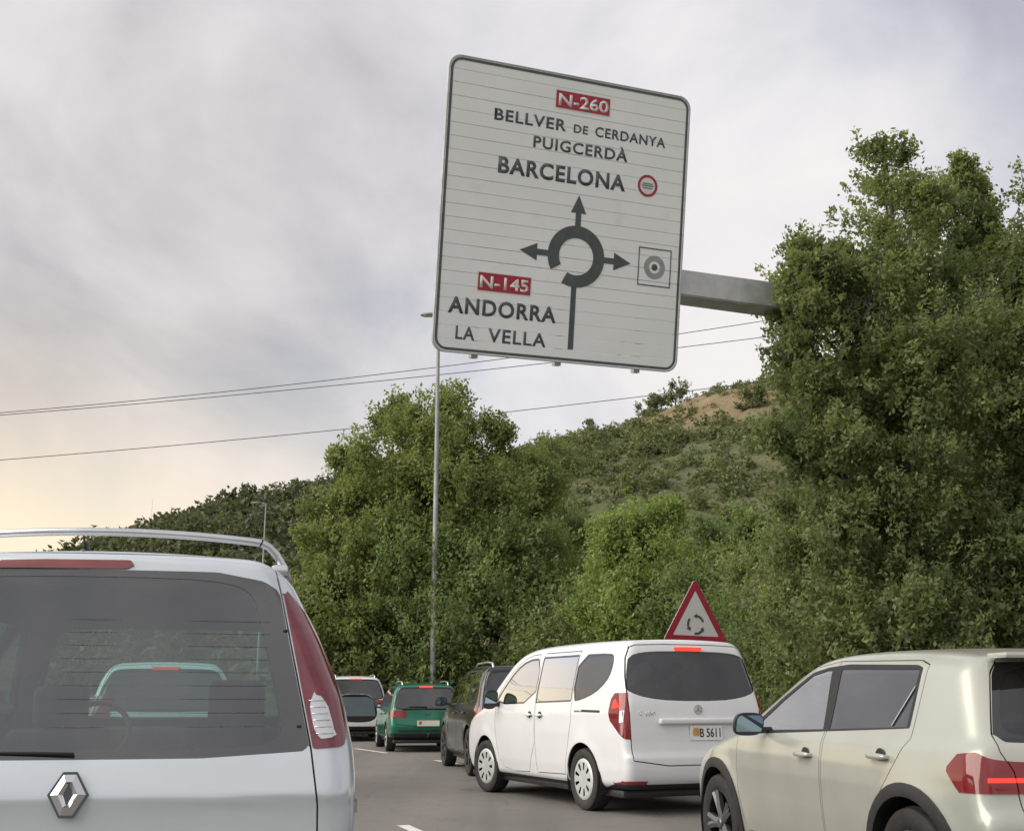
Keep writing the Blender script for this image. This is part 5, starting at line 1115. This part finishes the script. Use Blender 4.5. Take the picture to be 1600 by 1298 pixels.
def direction_sign():
    W, H, RR = 3.45, 3.75, .17
    e = thing('direction_sign', 'large white overhead direction sign with roundabout arrows on a cantilever arm', 'road sign', (.72, 14.0, 7.25))
    fc = thing('sign_panel', None, None, parent=e); fc.rotation_mode = 'YXZ'; fc.rotation_euler = (R(12.0), R(-1.1), R(21.5))
    x0, x1, z0, z1 = -W / 2, W / 2, -H / 2, H / 2; X = lambda u: u / 3.40 * W + x0; Z = lambda v: v + z0
    n = 22; sh = H / n
    for i in range(n):                                  # extruded planks, each its own piece
        a, b = z0 + i * sh, z0 + (i + 1) * sh - .006
        def hx(z):
            d = max(0, RR - (z - z0), RR - (z1 - z)); return W / 2 - (RR - math.sqrt(max(0, RR * RR - d * d)))
        zs = [a, a + (b - a) * .25, a + (b - a) * .5, a + (b - a) * .75, b] if i in (0, n - 1) else [a, b]
        P = [(hx(z), z) for z in zs] + [(-hx(z), z) for z in zs[::-1]]
        flat_poly('plank', P, SIGNW, fc, z=0.0 + .0012 * ((i * 7) % 3 - 1), depth=.035)
    o = rrect(x0, x1, z0, z1, RR, 10); i1 = rrect(x0 + .014, x1 - .014, z0 + .014, z1 - .014, RR - .012, 10); i2 = rrect(x0 + .056, x1 - .056, z0 + .056, z1 - .056, RR - .05, 10)
    flat_poly('border', [(x * .995, z * .995) for x, z in i1], SIGNK, fc, z=.0032, depth=.0016, hole=i2)
    flat_poly('rim', [(x * 1.003, z * 1.003) for x, z in o], GALV, fc, z=.008, depth=.055, hole=[(x * .996, z * .996) for x, z in o])
    def box_text(u0, u1, v0, v1, s, t0, t1, base, cap):
        flat_poly('road_number_plate', rrect(X(u0), X(u1), Z(v0), Z(v1), .012, 3), SIGNT, fc, z=.0030, depth=.0014)
        flat_poly('road_number_field', rrect(X(u0) + .012, X(u1) - .012, Z(v0) + .012, Z(v1) - .012, .008, 3), SIGNR, fc, z=.0042, depth=.0012)
        text_obj('lettering', s, SIGNT, fc, X(t0), Z(base), cap, X(t1) - X(t0), z=.0052, bold=.022)
    box_text(1.44, 2.225, 3.295, 3.545, 'N-260', 1.49, 2.195, 3.342, .150); box_text(.53, 1.26, .802, 1.055, 'N-145', .567, 1.222, .853, .147)
    for s, u0, u1, v, cap, bd in (('BELLVER', .63, 1.613, 3.012, .143, .014), ('DE', 1.72, 1.922, 3.016, .104, .012), ('CERDANYA', 2.025, 3.055, 3.013, .125, .012), ('PUIGCERDÀ', 1.173, 2.508, 2.742, .140, .012), ('BARCELONA', .718, 2.498, 2.348, .196, .022), ('ANDORRA', .171, 1.62, .50, .193, .018), ('LA', .288, .537, .172, .160, .010), ('VELLA', .715, 1.50, .172, .168, .010)):
        text_obj('lettering', s, SIGNK, fc, X(u0), Z(v), cap, X(u1) - X(u0), z=.0032, bold=bd + .009, spacing=1.12)
    # roundabout symbol: broken ring, three arrows and the approach stem
    cx, cz, ro, ri = X(1.855), Z(1.392), .405, .245
    a0, a1 = R(-118), R(210); ring = [(cx + ro * math.cos(t), cz + ro * math.sin(t)) for t in np.linspace(a0, a1, 60)]; rin = [(cx + ri * math.cos(t), cz + ri * math.sin(t)) for t in np.linspace(a0, a1, 60)]
    bm = bmesh.new(); A_ = [bm.verts.new((x, -.006, z)) for x, z in ring]; B_ = [bm.verts.new((x, -.006, z)) for x, z in rin]
    for k in range(59): bm.faces.new((A_[k], A_[k + 1], B_[k + 1], B_[k]))
    r_ = bmesh.ops.extrude_face_region(bm, geom=bm.faces[:]); bmesh.ops.translate(bm, verts=[v for v in r_['geom'] if isinstance(v, bmesh.types.BMVert)], vec=(0, .003, 0)); bm_obj('roundabout_ring', bm, SIGNK, fc)
    hw = .040
    flat_poly('arrow', [(cx - hw, cz + ro - .02), (cx - hw, Z(1.965)), (cx - .112, Z(1.960)), (cx - .006, Z(2.20)), (cx + .112, Z(1.960)), (cx + hw, Z(1.965)), (cx + hw, cz + ro - .02)], SIGNK, fc, z=.0034, depth=.0016)
    flat_poly('arrow', [(cx - ro + .02, cz + hw), (X(1.31), cz + hw), (X(1.308), cz + .113), (X(1.07), cz), (X(1.308), cz - .113), (X(1.31), cz - hw), (cx - ro + .02, cz - hw)], SIGNK, fc, z=.0034, depth=.0016)
    flat_poly('arrow', [(cx + ro - .02, cz + hw), (X(2.392), cz + hw), (X(2.392), cz + .118), (X(2.64), cz), (X(2.392), cz - .118), (X(2.392), cz - hw), (cx + ro - .02, cz - hw)], SIGNK, fc, z=.0034, depth=.0016)
    flat_poly('approach_stem', [(X(1.808), cz - ro + .04), (X(1.882), cz - ro + .04), (X(1.884), Z(.175)), (X(1.808), Z(.175))], SIGNK, fc, z=.0034, depth=.0016)
    # round red-ringed symbol with two bars, and the framed target symbol
    c2 = (X(2.826), Z(2.464)); ring_ = lambda c, r: [(c[0] + r * math.cos(t), c[1] + r * math.sin(t)) for t in np.linspace(0, 2 * math.pi, 40, endpoint=False)]
    flat_poly('symbol_disc', ring_(c2, .152), SIGNT, fc, z=.0030, depth=.0014); flat_poly('symbol_ring', ring_(c2, .148), SIGNR, fc, z=.0042, depth=.0012, hole=ring_(c2, .112))
    for dz, w in ((.028, .075), (0, .088), (-.032, .070)): flat_poly('symbol_bar', rrect(c2[0] - w, c2[0] + w, c2[1] + dz - .008, c2[1] + dz + .008, .003, 2), GREENF, fc, z=.0046, depth=.002)
    bx0, bx1, bz0, bz1 = X(2.75), X(3.238), Z(1.125), Z(1.638); flat_poly('symbol_frame', [(bx0, bz0), (bx1, bz0), (bx1, bz1), (bx0, bz1)], SIGNK, fc, z=.0032, depth=.0016, hole=[(bx0 + .015, bz0 + .015), (bx1 - .015, bz0 + .015), (bx1 - .015, bz1 - .015), (bx0 + .015, bz1 - .015)])
    c3 = (X(2.993), Z(1.382)); flat_poly('target_ring', ring_(c3, .158), SIGNG, fc, z=.0032, depth=.0016, hole=ring_(c3, .082)); flat_poly('target_dot', ring_(c3, .045), SIGNK, fc, z=.0032, depth=.0016)
    for xx in (-1.15, 0.0, 1.15): box('sign_upright', (xx, .085, -.02), (.09, .10, H + .06), GALV, fc, .008)
    # cantilever beam behind the panel, running out to the post beyond the kerb
    yaw = R(21.5); d = Vector((math.cos(yaw), math.sin(yaw), 0)); nrm = Vector((-math.sin(yaw), math.cos(yaw), 0)); Mx = Matrix((d, nrm, Vector((0, 0, 1)))).transposed()
    bm = bmesh.new(); bmesh.ops.create_cube(bm, size=1.0)
    for v in bm.verts:
        t = v.co.x + .5; hh = .34 + .08 * t; xl = -1.3 + t * 8.5; v.co = Mx @ Vector((xl, .40 + v.co.y * .40, -.58 + v.co.z * hh + .05 * t))
    bmesh.ops.bevel(bm, geom=bm.edges[:], offset=.015, segments=2, affect='EDGES'); bm_obj('arm', bm, GALV, e, 40)
    for xx in (-1.0, .9): box('bracket', Mx @ Vector((xx, .26, -.66)), (.12, .10, .16), GALV, e, .01, rot=Mx)
    pl = Mx @ Vector((7.3, .40, 0)); lathe('post', [(.001, 0), (.24, 0), (.24, -.6), (.26, -7.2), (.26, -7.25)], GALV, e, 24, 'z').location = (pl.x, pl.y, 0)
    box('post_foot', (pl.x, pl.y, -7.22), (.8, .8, .06), GALV, e, .01)
direction_sign()

def warning_sign():
    e = thing('warning_sign', 'red bordered triangular roundabout warning sign above the roof of the white van', 'road sign', (3.46, 22.0, 0), R(20))
    def tri(s, r, n=5):
        P = []
        for k, a in enumerate((90, 210, 330)):
            c = ((s - 2 * r) * math.cos(R(a)), (s - 2 * r) * math.sin(R(a)))
            for i in range(n + 1):
                t = R(a - 60 + 120 * i / n); P.append((c[0] + r * math.cos(t), c[1] + r * math.sin(t)))
        return P
    hd = thing('sign_head', None, None, (0, 0, 2.58), parent=e); hd.rotation_euler = (0, R(1.5), 0); s = .80
    flat_poly('sign_plate', tri(s, .05), GALV, hd, z=0, depth=.02); flat_poly('red_border', tri(s * .99, .05), SIGNR, hd, z=.004, depth=.003, hole=tri(s * .70, .012)); flat_poly('white_field', tri(s * .70, .012), SIGNT, hd, z=.003, depth=.002)
    cx, cz, r0 = 0.0, -.075, .165
    for k in range(3):
        b = R(20 + 120 * k); A = [(cx + (r0 + .022) * math.cos(t), cz + (r0 + .022) * math.sin(t)) for t in np.linspace(b, b + R(62), 12)]; B = [(cx + (r0 - .022) * math.cos(t), cz + (r0 - .022) * math.sin(t)) for t in np.linspace(b + R(62), b, 12)]
        te = b + R(62); q = lambda r, t: (cx + r * math.cos(t), cz + r * math.sin(t))
        flat_poly('curved_arrow', A + [q(r0 + .05, te), q(r0, te + R(24)), q(r0 - .05, te)] + B, SIGNK, hd, z=.007, depth=.003)
    tube('post', [(0, .06, -.1), (0, .06, 2.9)], .03, GALV, e, 10); box('clamp', (0, .03, 2.45), (.14, .06, .05), GALV, e, .005); box('clamp', (0, .03, 2.8), (.14, .06, .05), GALV, e, .005)
warning_sign()

LAMPST = mat('lamp_steel', (.26, .27, .265), .6, .35, var=.15, vscale=5)
def lamp_post(label, x, y, h, r0, arm, name='street_lamp', group='lamp posts'):
    e = thing(name, label, 'street lamp', (x, y, 0), 0, group)
    lathe('pole', [(.001, h), (r0 * .42, h), (r0 * .98, .5), (r0 * 1.25, .45), (r0 * 1.25, -.05)], LAMPST, e, 16, 'z')
    tube('arm', [(0, 0, h - .15), (-arm * .25, 0, h - .02), (-arm, 0, h + .02)], r0 * .38, LAMPST, e, 8)
    bm = bmesh.new(); bmesh.ops.create_uvsphere(bm, u_segments=16, v_segments=8, radius=1)
    for v in bm.verts: v.co = Vector((v.co.x * .36 - arm - .15, v.co.y * .14, max(-.03, v.co.z * .08) + h + .02))
    hd = bm_obj('lamp_head', bm, mat('lamp_grey', (.16, .16, .165), .5, var=.1), e, 50); box('lamp_glass', (-arm - .18, 0, h - .018), (.42, .18, .02), CLEARL, hd, .006)
    box('base_plate', (0, 0, .02), (.36, .36, .04), LAMPST, e, .005)
lamp_post('tall steel lamp post in front of the middle trees, its head behind the direction sign', -2.42, 36.2, 13.4, .115, .10)
lamp_post('distant lamp post above the roof of the silver people carrier', -15.1, 70.0, 12.7, .10, .45)
e = thing('radio_mast', 'thin mast on the skyline above the silver car', 'mast', (-56.8, 180, float(hill_z(np.array([-56.8]), np.array([180.]))[0])))
tube('mast_pole', [(0, 0, -.5), (0, 0, 6.5)], [.06, .03], GALV, e, 6); tube('mast_tip', [(0, 0, 6.5), (0, 0, 7.2)], .015, GALV, e, 5)

CABLE = mat('cable', (.05, .05, .055), .6, var=.1)
def cable(label, pts, y, r=.020):
    """one span seen between its (x, z) points, carried on to both sides beyond the picture"""
    p = np.array(pts, float); k = np.polyfit(p[:, 0], p[:, 1], 2); x = np.linspace(-60, 48, 50)
    o = tube('overhead_cable', np.stack([x, np.full(50, y), np.polyval(k, x)], 1), r, CABLE, None, 6); tag(o, label, 'cable', 'overhead cables')
cable('upper overhead cable of the close pair, climbing behind the direction sign', [(-27.46, 15.95), (-13.8, 17.33), (-3.47, 18.52), (9.15, 20.44), (13.83, 21.1)], 60.0)
cable('lower overhead cable of the close pair, just under the upper one', [(-27.45, 15.84), (-13.8, 17.22), (-3.46, 18.12), (1.04, 18.62), (9.12, 19.67), (13.78, 20.29)], 60.2)
cable('lowest overhead cable, passing behind the tallest middle tree', [(-27.18, 13.32), (-17.4, 14.36), (-7.53, 15.1), (-.34, 15.95), (6.89, 16.9), (13.13, 17.62)], 60.0)
